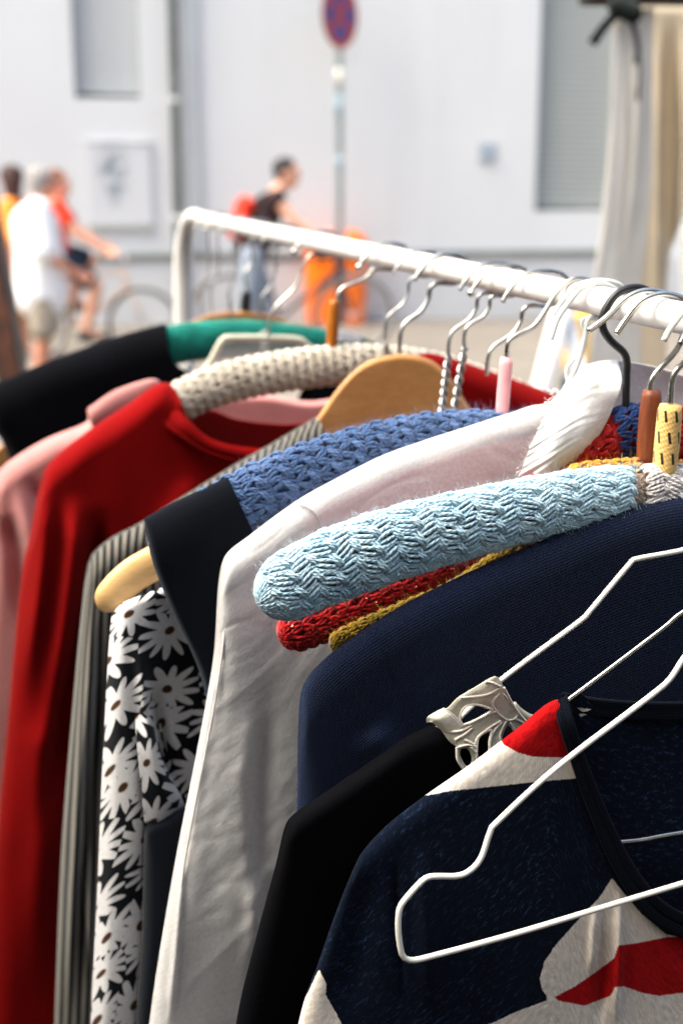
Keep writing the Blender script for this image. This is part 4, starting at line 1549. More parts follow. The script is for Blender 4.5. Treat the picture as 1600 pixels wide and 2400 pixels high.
# ================================================================== from the street end towards the camera
# far wooden hanger with a black sleeve, and four bare hooks crowded by the bend
def wire_hanger(label, ox, shank, pts, r, mat, k=1.0, group=None, ball=False, hr=None, name='wire_hanger', w=0.0):
    pl = Plane(x=ox)
    t = hanger(name, label, pl, group)
    h = hook(pl, hook_pts(ox, shank, k), hr or r, mat, t, ball=ball)
    wire_px('shoulder_wire', pl, pts, r, mat, t, n=90, w=w)
    return t, pl


pl = Plane(x=545)
t = hanger('wooden_hanger', 'tan wooden hanger with black hook sleeve behind the green hanger', pl)
hook(pl, hook_pts(600, (582, 690), .92), .0014, M['chrome'], t)
cover_px('hook_sleeve', pl, (578, 682), (572, 752), 13, M['black_iron'], t)
slab('arms', pl, [(-24, 1078), (-6, 1052), (60, 1000), (170, 925), (300, 850), (400, 782), (470, 744), (520, 732), (570, 730), (630, 738), (700, 765), (800, 805), (900, 870), (900, 900), (790, 842), (690, 806), (570, 776), (440, 800), (310, 890), (180, 970), (70, 1046), (10, 1096), (-16, 1102)], .014, M['wood_tan'], t, n=90)
for ox, sx, sy, lb, mt, bl in ((500, 478, 748, 'silver wire hanger nearest the bend of the rail', 'chrome', True), (522, 500, 752, 'second silver wire hanger from the bend of the rail', 'chrome', True), (560, 545, 756, 'dull wire hanger crowded between the bend and the black sleeve', 'steel', False)):
    wire_hanger(lb, ox, (sx, sy), [(sx, sy), (sx - 50, sy + 50), (sx - 130, sy + 120), (sx - 130, sy + 130), (sx + 140, sy + 120), (sx + 140, sy + 110), (sx + 50, sy + 45), (sx, sy)], .0011, M[mt], .9, 'hooks crowded at the far end', bl)

# green padded hanger with a black garment
pl = Plane(x=640)
t = hanger('padded_hanger', 'green fuzzy padded hanger with the black jacket at the back', pl)
hook(pl, hook_pts(665, (612, 770), .95), .0013, M['steel'], t)
arm = Arm(pl, [(150, 925, 28), (300, 850, 38), (390, 812, 41), (520, 795, 40), (620, 795, 37), (740, 806, 32), (830, 820, 28), (900, 850, 22)], ratio=.6)
arm.core('padding', M['y_green'], t, .95)
arm.stitches('crochet_stitches', M['y_green'], t, .0065, .0055, .0014, rib=False)
arm.fuzz('fuzz', M['fz_green'], t, 1500, .0045)
M['black_cloth'] = fabric('black_cloth', (.0022, .0024, .004), .2, sheen=.01, spec=.05)
pj = Plane(t=pl.t)
j = thing('jacket', 'black jacket on the green padded hanger at the back', 'jacket', pj.o)
patch('left_side', pj, [[(-50, 930), (-20, 903), (30, 882), (130, 840), (270, 790), (388, 757)], [(-14, 1000), (10, 975), (60, 950), (150, 910), (290, 860), (402, 838)], [(30, 1120), (60, 1100), (110, 1080), (200, 1040), (330, 990), (470, 930)],
                        [(40, 1450), (80, 1440), (150, 1400), (260, 1350), (400, 1300), (560, 1280)], [(30, 2100), (80, 2100), (160, 2100), (270, 2050), (420, 2000), (600, 2000)]],
      M['black_cloth'], j, T=.030, Rt=.035, Rl=.02, nx=60, ny=60, noise=(.006, 10, 4), seed=2)
patch('right_side', pj, [[(835, 790), (870, 800), (940, 840), (1000, 880)], [(840, 830), (880, 850), (940, 880), (1000, 910)], [(700, 1000), (800, 1000), (920, 1000), (1010, 1000)], [(650, 1900), (760, 1900), (900, 1900), (1010, 1900)]],
      M['black_cloth'], j, T=.024, Rt=.02, Rl=.0, Rr=.01, nx=30, ny=40, noise=(.004, 10, 4), seed=3)
M['trim_white'] = fabric('trim_white', (.72, .73, .75), .05)
patch('collar_label', pj, [[(790, 772, .03), (820, 776, .03), (850, 786, .03)], [(790, 800, .032), (820, 803, .032), (848, 806, .032)]], M['trim_white'], j, T=0, Rt=0, Rl=0, nx=10, ny=8, back=False, thick=.001)

# clear plastic hanger, pink blouse
g = G('clear_plastic')
g.base((.86, .90, .88), .12, .5)
g.b.inputs['Transmission Weight'].default_value = .75
g.b.inputs['IOR'].default_value = 1.35
g.b.inputs['Alpha'].default_value = .62
M['clear'] = g.m
pl = Plane(x=745)
t = hanger('clear_hanger', 'clear plastic hanger with flat yoke in front of the green hanger', pl)
hook(pl, hook_pts(745, (624, 790), .95), .0013, M['chrome'], t, ball=True)
cover_px('hook_socket', pl, (622, 775), (618, 850), 13, M['clear'], t)
M['clear_rim'] = plain('clear_rim', srgb(196, 200, 180), .2, .06, 30)
V_ = [(450, 905), (492, 850), (520, 800), (545, 792), (690, 795), (722, 812), (790, 860), (860, 920)]
wire_px('rim', pl, V_, .0032, M['clear_rim'], t, n=60)
slab('yoke', pl, [(470, 890), (498, 850), (526, 806), (548, 798), (688, 800), (716, 816), (780, 862), (830, 905), (700, 900), (560, 900)], .004, M['clear'], t, bevel=.001)
wire_px('lower_bar', pl, [(440, 915), (600, 930), (740, 960), (800, 940), (850, 915)], .0022, M['clear_rim'], t, n=40)
M['pink'] = fabric('pink_cotton', srgb(216, 150, 146), .10, sheen=.2, transl=.12, spec=.15)
pp = Plane(t=pl.t - .05)
pk = thing('blouse', 'pale pink blouse between the black jacket and the red sweatshirt', 'blouse', pp.o)
patch('body', pp, [[(-8, 1122), (20, 1085), (110, 1030), (205, 990), (212, 955), (290, 925), (360, 905)], [(-25, 1200), (40, 1150), (120, 1110), (210, 1060), (250, 1030), (300, 1000), (380, 980)], [(-30, 1330), (40, 1330), (110, 1330), (200, 1250), (300, 1200), (380, 1180), (480, 1180)],
                   [(-50, 1600), (20, 1600), (100, 1600), (200, 1560), (320, 1500), (430, 1500), (560, 1500)], [(-80, 2300), (0, 2300), (100, 2300), (220, 2300), (350, 2300), (470, 2300), (600, 2300)]],
      M['pink'], pk, T=.022, Rt=.02, Rl=.018, nx=90, ny=80, noise=(.006, 9, 2.5), seed=5,
      folds=[([(30, 1130), (70, 1260), (120, 1420), (130, 1800)], .012, 20), ([(10, 1200), (40, 1300), (60, 1500)], -.010, 18), ([(60, 1110), (140, 1230), (180, 1330)], -.008, 14)])
patch('neck_facing', pp, [[(440, 950), (520, 930), (620, 925), (720, 940), (800, 930)], [(440, 1000), (520, 1000), (620, 1000), (720, 1010), (800, 1000)], [(430, 1150), (520, 1150), (620, 1150), (720, 1150), (800, 1150)]],
      M['pink'], pk, T=.01, Rt=.006, Rl=0, nx=40, ny=24, noise=(.004, 12, 6), seed=6)
patch('shoulder_flap', pp, [[(206, 958, .024), (270, 915, .024), (355, 888, .02), (385, 905, .01)], [(212, 990, .026), (280, 955, .026), (350, 930, .022), (390, 930, .01)], [(240, 1040, .02), (300, 1010, .02), (360, 990, .02), (400, 970, .01)]],
      M['pink'], pk, T=.004, Rt=.008, Rl=.006, nx=30, ny=20, seed=8)

# cream crocheted hanger, red sweatshirt
pl = Plane(x=905)
t = hanger('padded_hanger', 'cream crocheted padded hanger inside the red sweatshirt', pl)
hook(pl, hook_pts(905, (788, 706), .95), .0015, M['chrome'], t, ball=True)
cover_px('hook_sleeve', pl, (783, 703), (777, 818), 14.5, M['wood_amber'], t)
arm = Arm(pl, [(250, 1062, 32), (330, 1004, 38), (425, 940, 43), (520, 900, 44), (640, 874, 44), (780, 856, 43), (880, 854, 42), (1000, 866, 40), (1120, 900, 38), (1280, 960, 34)], ratio=.62)
arm.core('padding', M['y_cream'], t, .9)
arm.stitches('crochet_stitches', M['y_cream'], t, .0080, .0066, .0012, rib=False, s0=.02)
arm.fuzz('fuzz', M['fz_cream'], t, 900, .003)
M['red_cloth'] = fabric('red_jersey', (.22, .0010, .0018), .10, sheen=.05, spec=.08, bump=.15, scol=(1, .25, .15))
rs = thing('sweatshirt', 'red crew neck sweatshirt on the cream crocheted hanger', 'sweatshirt', pl.o)
patch('front', pl, [[(100, 1150), (118, 1088), (205, 1015), (300, 950), (392, 897), (446, 985), (508, 1032), (623, 1048), (740, 1030), (850, 960), (960, 850), (1010, 826), (1150, 868), (1310, 930), (1400, 985)],
                    [(72, 1270), (120, 1180), (210, 1110), (310, 1050), (380, 1010), (430, 1055), (508, 1090), (620, 1110), (740, 1100), (860, 1050), (980, 950), (1030, 910), (1150, 950), (1300, 1000), (1410, 1060)],
                    [(48, 1380), (110, 1330), (200, 1290), (310, 1270), (390, 1260), (440, 1260), (508, 1260), (620, 1260), (740, 1250), (860, 1230), (980, 1200), (1050, 1180), (1160, 1180), (1300, 1200), (1410, 1230)],
                    [(18, 1700), (80, 1700), (180, 1680), (280, 1660), (390, 1660), (440, 1660), (508, 1660), (620, 1660), (740, 1650), (860, 1640), (980, 1600), (1050, 1600), (1160, 1600), (1300, 1600), (1410, 1600)],
                    [(-12, 2050), (50, 2050), (160, 2050), (270, 2050), (390, 2050), (440, 2050), (508, 2050), (620, 2050), (740, 2050), (860, 2050), (980, 2050), (1050, 2050), (1160, 2050), (1300, 2050), (1410, 2050)],
                    [(-40, 2700), (40, 2700), (150, 2700), (260, 2700), (390, 2700), (440, 2700), (508, 2700), (620, 2700), (740, 2700), (860, 2700), (980, 2700), (1050, 2700), (1160, 2700), (1300, 2700), (1410, 2700)]],
      M['red_cloth'], rs, T=.024, Rt=.022, Rl=.022, Rr=.02, nx=170, ny=110, opens=[(.295, .70)], noise=(.004, 9, 3), seed=12, back=True,
      folds=[([(170, 1150), (175, 1280), (150, 1500), (120, 1800)], .016, 26), ([(235, 1180), (225, 1350), (150, 1680), (100, 2000)], -.022, 26), ([(118, 1120), (105, 1300), (60, 1650)], .010, 22),
             ([(170, 1600), (110, 1750), (95, 2000), (80, 2400)], .012, 40), ([(190, 1650), (190, 1900), (190, 2400)], -.02, 40), ([(470, 1110), (420, 1190), (380, 1270)], .006, 30)])
# neckband: a raised rib round the front neck opening, and the back of the neck seen inside it
nb_ = np.array([(388, 900), (412, 948), (446, 988), (508, 1034), (623, 1052), (740, 1034), (850, 962), (960, 852)], float)
lo_ = np.array([(352, 935), (378, 985), (420, 1022), (497, 1068), (620, 1092), (750, 1072), (870, 996), (985, 880)], float)
w_ = np.array([.006, .018, .028, .030, .030, .030, .026, .012])
patch('neckband', pl, [[(*p, w) for p, w in zip(nb_, w_)], [(*(p * .5 + q * .5), w + .0025) for p, q, w in zip(nb_, lo_, w_)], [(*q, w - .001) for q, w in zip(lo_, w_)]], M['red_cloth'], rs, T=.0, Rt=0, Rl=0, nx=70, ny=8, back=False, thick=.003)
for ln_, dw_ in ((lo_, .0005), (nb_ * .12 + lo_ * .88, .0022)):
    wire_px('neck_seam', pl, [(*q, w + dw_) for q, w in zip(ln_, w_)], .0008, M['red_cloth'], rs, n=70, sides=6)
patch('back_neck', pl, [[(392, 900), (450, 955), (500, 962), (565, 984), (685, 994), (760, 975), (900, 900), (960, 852)], [(400, 960), (450, 1010), (500, 1020), (565, 1040), (685, 1050), (760, 1030), (900, 960), (970, 900)], [(400, 1100), (450, 1120), (500, 1130), (565, 1140), (685, 1150), (760, 1130), (900, 1060), (970, 1000)]],
      fabric('red_jersey_inside', (.30, .004, .006), .1, sheen=.2), rs, T=-.014, Rt=0, Rl=0, nx=60, ny=20, back=False, thick=.002)

# grey wire hanger just in front of it
wire_hanger('thin dull wire hanger left of the big wooden hanger', 985, (902, 800), [(902, 800), (904, 850), (890, 900), (850, 960), (790, 1030), (792, 1040), (1100, 1030), (1100, 1020), (1010, 930), (930, 860), (902, 800)], .0010, M['steel'], .9)

# big wooden hanger, striped shirt
pl = Plane(x=1040)
t = hanger('wooden_hanger', 'broad tan wooden hanger with high curved neck inside the striped shirt', pl)
hook(pl, [(970, 657), (985, 634), (1010, 607), (1045, 595), (1085, 603), (1102, 625), (1092, 650), (1062, 664), (1025, 664), (1008, 676), (1003, 700), (985, 730), (950, 757), (938, 785), (935, 845)], .0017, M['steel'], t)
slab('arms', pl, [(240, 1330), (330, 1262), (450, 1185), (560, 1118), (700, 1030), (745, 975), (785, 918), (830, 868), (880, 840), (945, 830), (1005, 842), (1050, 878), (1080, 925), (1120, 980), (1200, 1040), (1340, 1110), (1450, 1175), (1450, 1210), (1300, 1170), (1130, 1110), (1000, 1090), (900, 1090), (780, 1110), (600, 1200), (450, 1280), (300, 1370), (250, 1365)], .016, M['wood_tan'], t, bevel=.005, n=140)


def stripes(g, uv):
    sep = g.n('SeparateXYZ', Vector=uv)
    wob = g.noise(uv, 25, 2)
    a = g.math('ADD', g.math('MULTIPLY', sep.outputs[0], 2 * math.pi / .0066), g.math('MULTIPLY', wob, .8))
    f = g.ramp(g.math('SINE', a), -.25, .2)
    return g.mix(f, srgb(16, 18, 20), srgb(116, 112, 104))


M['striped'] = fabric('striped_cotton', (.5, .5, .5), pattern=stripes, bump=.2)
ss = thing('shirt', 'black and grey striped shirt on the broad wooden hanger', 'shirt', pl.o)
patch('body', pl, [[(206, 1345), (222, 1300), (265, 1262), (330, 1228), (440, 1160), (550, 1092), (650, 1035), (745, 978)], [(195, 1430), (225, 1380), (280, 1340), (345, 1300), (450, 1240), (560, 1170), (660, 1100), (760, 1040)],
                   [(178, 1600), (205, 1560), (250, 1540), (330, 1520), (440, 1480), (550, 1440), (650, 1400), (770, 1380)], [(152, 1900), (185, 1880), (230, 1860), (310, 1850), (430, 1800), (540, 1800), (650, 1800), (770, 1800)],
                   [(138, 2150), (165, 2150), (210, 2150), (290, 2150), (420, 2150), (540, 2150), (650, 2150), (770, 2150)], [(120, 2700), (150, 2700), (200, 2700), (290, 2700), (420, 2700), (540, 2700), (650, 2700), (770, 2700)]],
      M['striped'], ss, T=.020, Rt=.018, Rl=.02, nx=120, ny=110, noise=(.004, 12, 3), seed=21,
      folds=[([(225, 1400), (200, 1700), (170, 2100), (160, 2400)], .010, 14), ([(250, 1420), (230, 1700), (200, 2000), (190, 2400)], -.014, 14), ([(195, 1900), (205, 2100), (220, 2300)], .012, 10)])

# two twisted grey wire hangers
for ox, tip, top, bot, lb in ((1150, (1100, 660), (1050, 836), (1034, 975), 'left twisted grey wire hanger in front of the broad wooden hanger'), (1178, (1092, 700), (1088, 816), (1060, 985), 'right twisted grey wire hanger in front of the broad wooden hanger')):
    pl = Plane(x=ox)
    t = hanger('wire_hanger', lb, pl, 'twisted grey wire hangers')
    hook(pl, hook_pts(ox, top, .92), .0013, M['chrome'] if ox > 1160 else M['steel'], t, ball=ox > 1160)
    a, b = pl.P(np.array(top, float)), pl.P(np.array(bot, float))
    ax = (b - a) / np.linalg.norm(b - a)
    e1, e2 = pl.u, pl.n
    k = np.linspace(0, 1, 90)
    for ph in (0, math.pi):
        tube('twist', a + (b - a) * k[:, None] + .0016 * (np.cos(k * 20 + ph)[:, None] * e1 + np.sin(k * 20 + ph)[:, None] * e2), .0013, M['steel'], t, sides=8)
    wire_px('shoulder_wire', pl, [bot, (bot[0] - 60, bot[1] + 40), (700, 1180), (450, 1330), (430, 1350), (450, 1365), (1000, 1190), (1500, 1100), (1480, 1080), (1100, 1000), bot], .0012, M['steel'], t, n=120)

# pale wooden hanger, daisy dress
pl = Plane(x=1252)
t = hanger('wooden_hanger', 'pale wooden hanger whose rounded tip shows above the daisy dress', pl)
hook(pl, hook_pts(1262, (1140, 880), 1.0), .0014, M['chrome'], t)
d = cr_len(np.array([(238, 1432, 30), (262, 1398, 40), (310, 1350, 42), (370, 1315, 42), (480, 1255, 40), (700, 1140, 38), (900, 1065, 38), (1100, 1020, 36), (1300, 1030, 36), (1500, 1090, 32)], float), 90)
a_ = Arm(pl, d, ratio=.55)
a_.core('arms', M['wood_pale'], t, 1.0, 120, 32)


def daisies(g, uv):
    mp = g.n('VectorMath', _operation='SCALE', _0=uv)
    mp.inputs['Scale'].default_value = 33.0
    wp = g.n('TexNoise', Vector=uv)
    wp.inputs['Scale'].default_value = 22
    ad = g.n('VectorMath', _operation='MULTIPLY_ADD', _0=wp.outputs['Color'], _1=(.22, .22, 0), _2=mp.outputs[0])
    vo = g.n('TexVoronoi', Vector=ad.outputs[0])
    vo.voronoi_dimensions = '2D'
    vo.inputs['Scale'].default_value = 1.0
    vo.inputs['Randomness'].default_value = .62
    df = g.n('VectorMath', _operation='SUBTRACT', _0=ad.outputs[0], _1=vo.outputs['Position'])
    sp = g.n('SeparateXYZ', Vector=df.outputs[0])
    rnd = g.n('SeparateColor', _0=vo.outputs['Color'])
    x, y = sp.outputs[0], g.math('MULTIPLY', sp.outputs[1], g.math('MULTIPLY_ADD', rnd.outputs[2], .5, .85))
    r = g.math('SQRT', g.math('ADD', g.math('MULTIPLY', x, x), g.math('MULTIPLY', y, y)))
    th = g.math('ARCTAN2', y, x)
    ph = g.math('MULTIPLY', rnd.outputs[0], 6.28)
    pet = g.math('ABSOLUTE', g.math('SINE', g.math('MULTIPLY_ADD', th, 6.0, ph)))
    pet2 = g.math('ABSOLUTE', g.math('SINE', g.math('MULTIPLY_ADD', th, 2.5, ph)))
    R = g.math('ADD', g.math('MULTIPLY_ADD', g.math('POWER', pet, 1.7), .38, .27), g.math('MULTIPLY', pet2, .10))
    k = g.ramp(g.math('SUBTRACT', R, r), -.012, .012)
    ctr = g.ramp(g.math('SUBTRACT', .105, r), -.012, .012)
    c = g.mix(k, srgb(14, 18, 24), (.70, .70, .72))
    return g.mix(ctr, c, srgb(70, 44, 20))


M['daisy'] = fabric('daisy_print', (.5, .5, .5), pattern=daisies, bump=.15, sheen=.05)
dd = thing('dress', 'black and white daisy print dress on the pale wooden hanger', 'dress', pl.o)
patch('body', pl, [[(262, 1440, .012), (290, 1412, .014), (340, 1392, .014), (385, 1376, .014), (440, 1368, .014), (560, 1330, .012)], [(255, 1520, .012), (290, 1500, .02), (345, 1490, .016), (400, 1480, .008), (460, 1480, .006), (600, 1450, .006)],
                   [(248, 1650, .012), (285, 1650, .022), (335, 1650, .02), (375, 1640, .004), (440, 1640, .0), (600, 1640, .0)], [(238, 1850, .012), (275, 1850, .02), (325, 1850, .022), (365, 1850, .012), (440, 1850, .0), (600, 1850, .0)],
                   [(228, 2100, .012), (265, 2100, .018), (310, 2100, .018), (355, 2100, .012), (440, 2100, .0), (600, 2100, .0)], [(212, 2420, .012), (250, 2420, .018), (300, 2420, .016), (345, 2420, .01), (440, 2420, .0), (600, 2420, .0)], [(200, 2800, .012), (250, 2800), (300, 2800), (345, 2800), (440, 2800), (600, 2800)]],
      M['daisy'], dd, T=.006, Rt=.006, Rl=.01, nx=90, ny=130, noise=(.003, 14, 4), seed=31, folds=[([(352, 1545), (362, 1640), (385, 1760), (430, 1900)], -.012, 16), ([(320, 1480), (345, 1650), (360, 1800), (420, 1890)], .010, 14)])
patch('front_flap', pl, [[(318, 1570, .008), (338, 1560, .006), (352, 1560, .004)], [(318, 1700, .03), (352, 1720, .034), (368, 1740, .022)], [(330, 1830, .032), (380, 1850, .034), (425, 1868, .02)], [(340, 1930, .03), (375, 1925, .03), (432, 1890, .02)]],
      M['daisy'], dd, T=.001, Rt=0, Rl=0, nx=24, ny=40, back=False, thick=.001, seed=32)

M['navy_skirt'] = fabric('navy_skirt', srgb(16, 22, 32), .2, sheen=.1)
pn = Plane(t=pl.t - .025)
sk = thing('skirt', 'dark navy skirt hanging low between the daisy dress and the white blouse', 'skirt', pn.o)
patch('body', pn, [[(338, 1950), (352, 1926), (390, 1912), (440, 1888), (560, 1850)], [(336, 2040), (360, 2030), (400, 2020), (450, 2000), (580, 1980)], [(332, 2200), (360, 2200), (400, 2200), (450, 2200), (580, 2200)], [(318, 2420), (350, 2420), (400, 2420), (450, 2420), (580, 2420)], [(300, 2900), (350, 2900), (400, 2900), (450, 2900), (580, 2900)]],
      M['navy_skirt'], sk, T=.008, Rt=.008, Rl=.008, nx=40, ny=50, noise=(.003, 14, 3), seed=33)

# blue mohair hanger with a folded black garment
pl = Plane(x=1350)
t = hanger('padded_hanger', 'fluffy blue mohair padded hanger with a pink hook sleeve', pl)
hook(pl, [(1187, 850), (1190, 806), (1206, 788), (1248, 766), (1275, 732), (1306, 684), (1345, 654), (1388, 660), (1412, 682), (1408, 712)], .0016, M['chrome'], t)
M['pink_plastic'] = plain('pink_sleeve', srgb(240, 168, 172), .35, .10, 60)
cover_px('hook_sleeve', pl, (1186, 838), (1174, 985), 16, M['pink_plastic'], t, taper=.98)
arm = Arm(pl, [(362, 1300, 46), (420, 1255, 56), (500, 1212, 64), (600, 1160, 67), (720, 1110, 66), (850, 1068, 65), (1000, 1036, 62), (1150, 1026, 58), (1300, 1040, 56), (1500, 1120, 50), (1650, 1200, 44)], ratio=.55)
arm.core('padding', M['y_mohair'], t, .90)
arm.stitches('crochet_stitches', M['y_mohair'], t, .0074, .0062, .0011, rib=True, jit=.5)
arm.fuzz('fuzz', M['fz_blue'], t, 14000, .0042, .000032, s0=.062)
M['navy_wool'] = fabric('black_wool', (.004, .005, .008), .25, sheen=.06, bump=.2, spec=.06, scol=(.5, .6, .8))
bk_ = thing('top', 'black wool top folded over the blue mohair hanger', 'top', pl.o)
patch('body', pl, [[(338, 1216), (400, 1182), (470, 1148), (533, 1116)], [(346, 1262), (420, 1225), (500, 1195), (562, 1180)], [(362, 1330), (440, 1310), (520, 1290), (600, 1260)], [(402, 1430), (470, 1420), (560, 1400), (660, 1380)], [(476, 1600), (540, 1600), (620, 1600), (720, 1600)], [(500, 1800), (560, 1800), (640, 1800), (740, 1800)], [(420, 2100), (500, 2100), (600, 2100), (740, 2100)], [(400, 2700), (500, 2700), (600, 2700), (740, 2700)]],
      M['navy_wool'], bk_, T=.014, Rt=.03, Rl=.004, Rr=0, nx=50, ny=90, noise=(.002, 10, 4), seed=41)

# white blouse over added pink padding that tints its cloth, the white coated hooks
pl = Plane(x=1400)
t = hanger('padded_hanger', 'white hook with added pink padding that tints the white blouse from inside', pl)
hook(pl, [(1290, 797), (1306, 748), (1330, 712), (1362, 676), (1402, 664), (1442, 680), (1456, 708), (1440, 738), (1405, 744), (1378, 748), (1370, 790), (1350, 860), (1322, 915)], .0016, M['white_wire'], t)
M['blouse_tint_pink'] = plain('blouse_tint_pink', srgb(236, 96, 92), .5, .1, 30)
arm = Arm(pl, [(720, 1248, 36), (820, 1205, 42), (950, 1150, 44), (1100, 1100, 46), (1250, 1070, 46), (1330, 1060, 44), (1460, 1080, 42), (1640, 1150, 38)], ratio=.2)
arm.core('padding', M['blouse_tint_pink'], t, 1.0)  # added padding; stands in for the red hanger's tint through the cloth
wire_hanger('white coated wire hanger second behind the blouse collar', 1390, (1340, 935), [(1340, 935), (1300, 960), (1000, 1090), (700, 1240), (640, 1290), (660, 1310), (1200, 1230), (1700, 1180), (1690, 1160), (1420, 1000), (1340, 935)], .0013, M['white_wire'], 1.0)
M['white_cotton'] = fabric('white_cotton', (.85, .84, .84), .025, sheen=.02, bump=.22, transl=.25, transp=.16, spec=.04)
M['white_thick'] = fabric('white_cotton_double', (.84, .83, .83), .025, sheen=.02, bump=.22, transl=.15, spec=.04)
pb_ = Plane(t=pl.t)
bl_ = thing('blouse', 'white cotton blouse with gathered collar, its sleeve hanging to the front', 'blouse', pb_.o)
R_w = random.Random(5)
fl = [([(585, 1500), (560, 1750), (545, 1950), (560, 2150), (600, 2500)], .003, 45), ([(600, 1600), (578, 1850), (590, 2080), (640, 2300)], .0035, 26), ([(640, 1560), (606, 1860), (615, 2050), (680, 2300)], -.0045, 34),
      ([(430, 2000), (415, 2200), (395, 2420)], .004, 8), ([(510, 1480), (480, 1700), (440, 1960)], .004, 14), ([(640, 2000), (600, 2120), (585, 2300)], .0035, 24)]
patch('body', pb_, [[(522, 1345), (535, 1300), (588, 1256), (700, 1174), (800, 1118), (900, 1068), (1000, 1032), (1100, 1000), (1200, 968), (1280, 950), (1345, 1010), (1420, 1050), (1520, 1070), (1640, 1090)],
                    [(512, 1420), (540, 1370), (610, 1330), (710, 1270), (810, 1210), (910, 1160), (1010, 1120), (1110, 1090), (1200, 1070), (1285, 1060), (1350, 1080), (1420, 1110), (1520, 1130), (1640, 1150)],
                    [(500, 1560), (540, 1540), (620, 1520), (720, 1480), (820, 1440), (920, 1400), (1010, 1370), (1110, 1340), (1200, 1320), (1285, 1310), (1350, 1310), (1420, 1310), (1520, 1310), (1640, 1310)],
                    [(466, 1750), (520, 1750), (600, 1750), (690, 1750), (780, 1750), (900, 1750), (1010, 1700), (1110, 1700), (1200, 1700), (1285, 1700), (1350, 1700), (1420, 1700), (1520, 1700), (1640, 1700)],
                    [(405, 2060), (470, 2060), (560, 2060), (660, 2060), (760, 2060), (900, 2060), (1010, 2060), (1110, 2060), (1200, 2060), (1285, 2060), (1350, 2060), (1420, 2060), (1520, 2060), (1640, 2060)],
                    [(348, 2420), (430, 2420), (530, 2420), (640, 2420), (760, 2420), (900, 2420), (1010, 2420), (1110, 2420), (1200, 2420), (1285, 2420), (1350, 2420), (1420, 2420), (1520, 2420), (1640, 2420)],
                    [(300, 2900), (400, 2900), (520, 2900), (640, 2900), (760, 2900), (900, 2900), (1010, 2900), (1110, 2900), (1200, 2900), (1285, 2900), (1350, 2900), (1420, 2900), (1520, 2900), (1640, 2900)]],
      M['white_cotton'], bl_, T=.013, Rt=.016, Rl=.016, nx=190, ny=230, folds=fl, noise=(.0016, 16, 7), seed=51,
      ridges=((.0004, 16, 40, -.6, 1.7), (-.0004, 14, 44, .25, 4.1), (.0004, 26, 60, .9, 7.3)))
wire_px('sleeve_seam', pb_, [(692, 1176, .0075), (730, 1195, .0135), (752, 1230, .0138), (762, 1270, .0138)], .0006, M['white_thick'], bl_, n=30)
wire_px('sleeve_edge_seam', pb_, [(535, 1420, .0105), (505, 1640, .012), (455, 1900, .012), (425, 2080, .012), (392, 2420, .012)], .0006, M['white_thick'], bl_, n=60)
# gathered collar: the near half falls forward, the far half stands behind the black hook
ru = []
for k in range(22):
    f0 = k / 21
    x0, y0 = 1296 - f0 * 78, 935 + f0 * 178
    L0 = R_w.uniform(50, 120)
    an = -.62 + .25 * f0 + R_w.uniform(-.12, .12)
    ru.append(([(x0 - 6, y0 + 4), (x0 + L0 * .4 * math.cos(an), y0 + L0 * .4 * math.sin(an) + R_w.uniform(-5, 5)), (x0 + L0 * math.cos(an), y0 + L0 * math.sin(an))], (1 if k % 2 else -1) * R_w.uniform(.0016, .0030), R_w.uniform(4.5, 8)))
patch('collar', pb_, [[(1292, 938, .014), (1335, 893, .020), (1372, 858, .022), (1410, 846, .012), (1446, 842, -.004)], [(1283, 960, .020), (1330, 922, .034), (1375, 893, .038), (1415, 893, .036), (1456, 896, .034)], [(1262, 1004, .028), (1315, 978, .042), (1362, 962, .046), (1400, 958, .046), (1436, 955, .042)],
                      [(1238, 1058, .032), (1295, 1040, .046), (1340, 1030, .048), (1375, 1022, .048), (1408, 1012, .044)], [(1216, 1118, .030), (1270, 1112, .042), (1312, 1104, .042), (1345, 1092, .040), (1366, 1078, .036)], [(1205, 1150, .020), (1260, 1150, .03), (1305, 1142, .03), (1340, 1128, .028), (1360, 1110, .02)]],
      M['white_thick'], bl_, T=.0, Rt=0, Rl=0, nx=90, ny=110, folds=(), back=False, thick=.0012, noise=(.0012, 30, 22), seed=52, gather=(.0019, 13, .013))
patch('collar_back', pb_, [[(1372, 858, .018), (1420, 846, .004), (1470, 848, -.006), (1540, 862, -.010), (1620, 886, -.012)], [(1398, 905, .006), (1430, 905, -.004), (1480, 905, -.010), (1545, 915, -.014), (1620, 935, -.014)], [(1400, 1010, -.004), (1440, 1010, -.01), (1490, 1000, -.012), (1550, 990, -.012), (1620, 1000, -.012)]],
      M['white_thick'], bl_, T=.0, Rt=0, Rl=0, nx=50, ny=40, back=False, thick=.0012, noise=(.002, 20, 20), seed=53)
fr = []
for k in range(60):     # frayed threads along the gathered seam
    f0 = R_w.random()
    p = np.array([1296 - f0 * 80, 932 + f0 * 178]) + np.array([R_w.uniform(-7, 5), R_w.uniform(-6, 6)])
    q = p + np.array([R_w.uniform(-16, 10), R_w.uniform(-14, 8)])
    m_ = (p + q) / 2 + np.array([R_w.uniform(-5, 5), R_w.uniform(-5, 5)])
    w0_ = .016 + .018 * f0
    fr.append(tube_geo(pb_.P(cr(np.array([p, m_, q]), 6), np.full(6, w0_ + R_w.uniform(0, .004))), .00017, 4, False))
for pts_ in ([(1308, 918), (1298, 914), (1290, 922), (1284, 914)], [(1340, 940), (1310, 938), (1284, 946), (1276, 944)]):
    fr.append(tube_geo(pb_.P(cr(np.array(pts_, float), 14), np.full(14, .024)), .0009, 6, True))
V, fc, uv = merge_geo(fr)
o = mk('frayed_threads', V, fc, M['white_thick'], bl_, uv=uv)
o['kind'] = 'stuff'

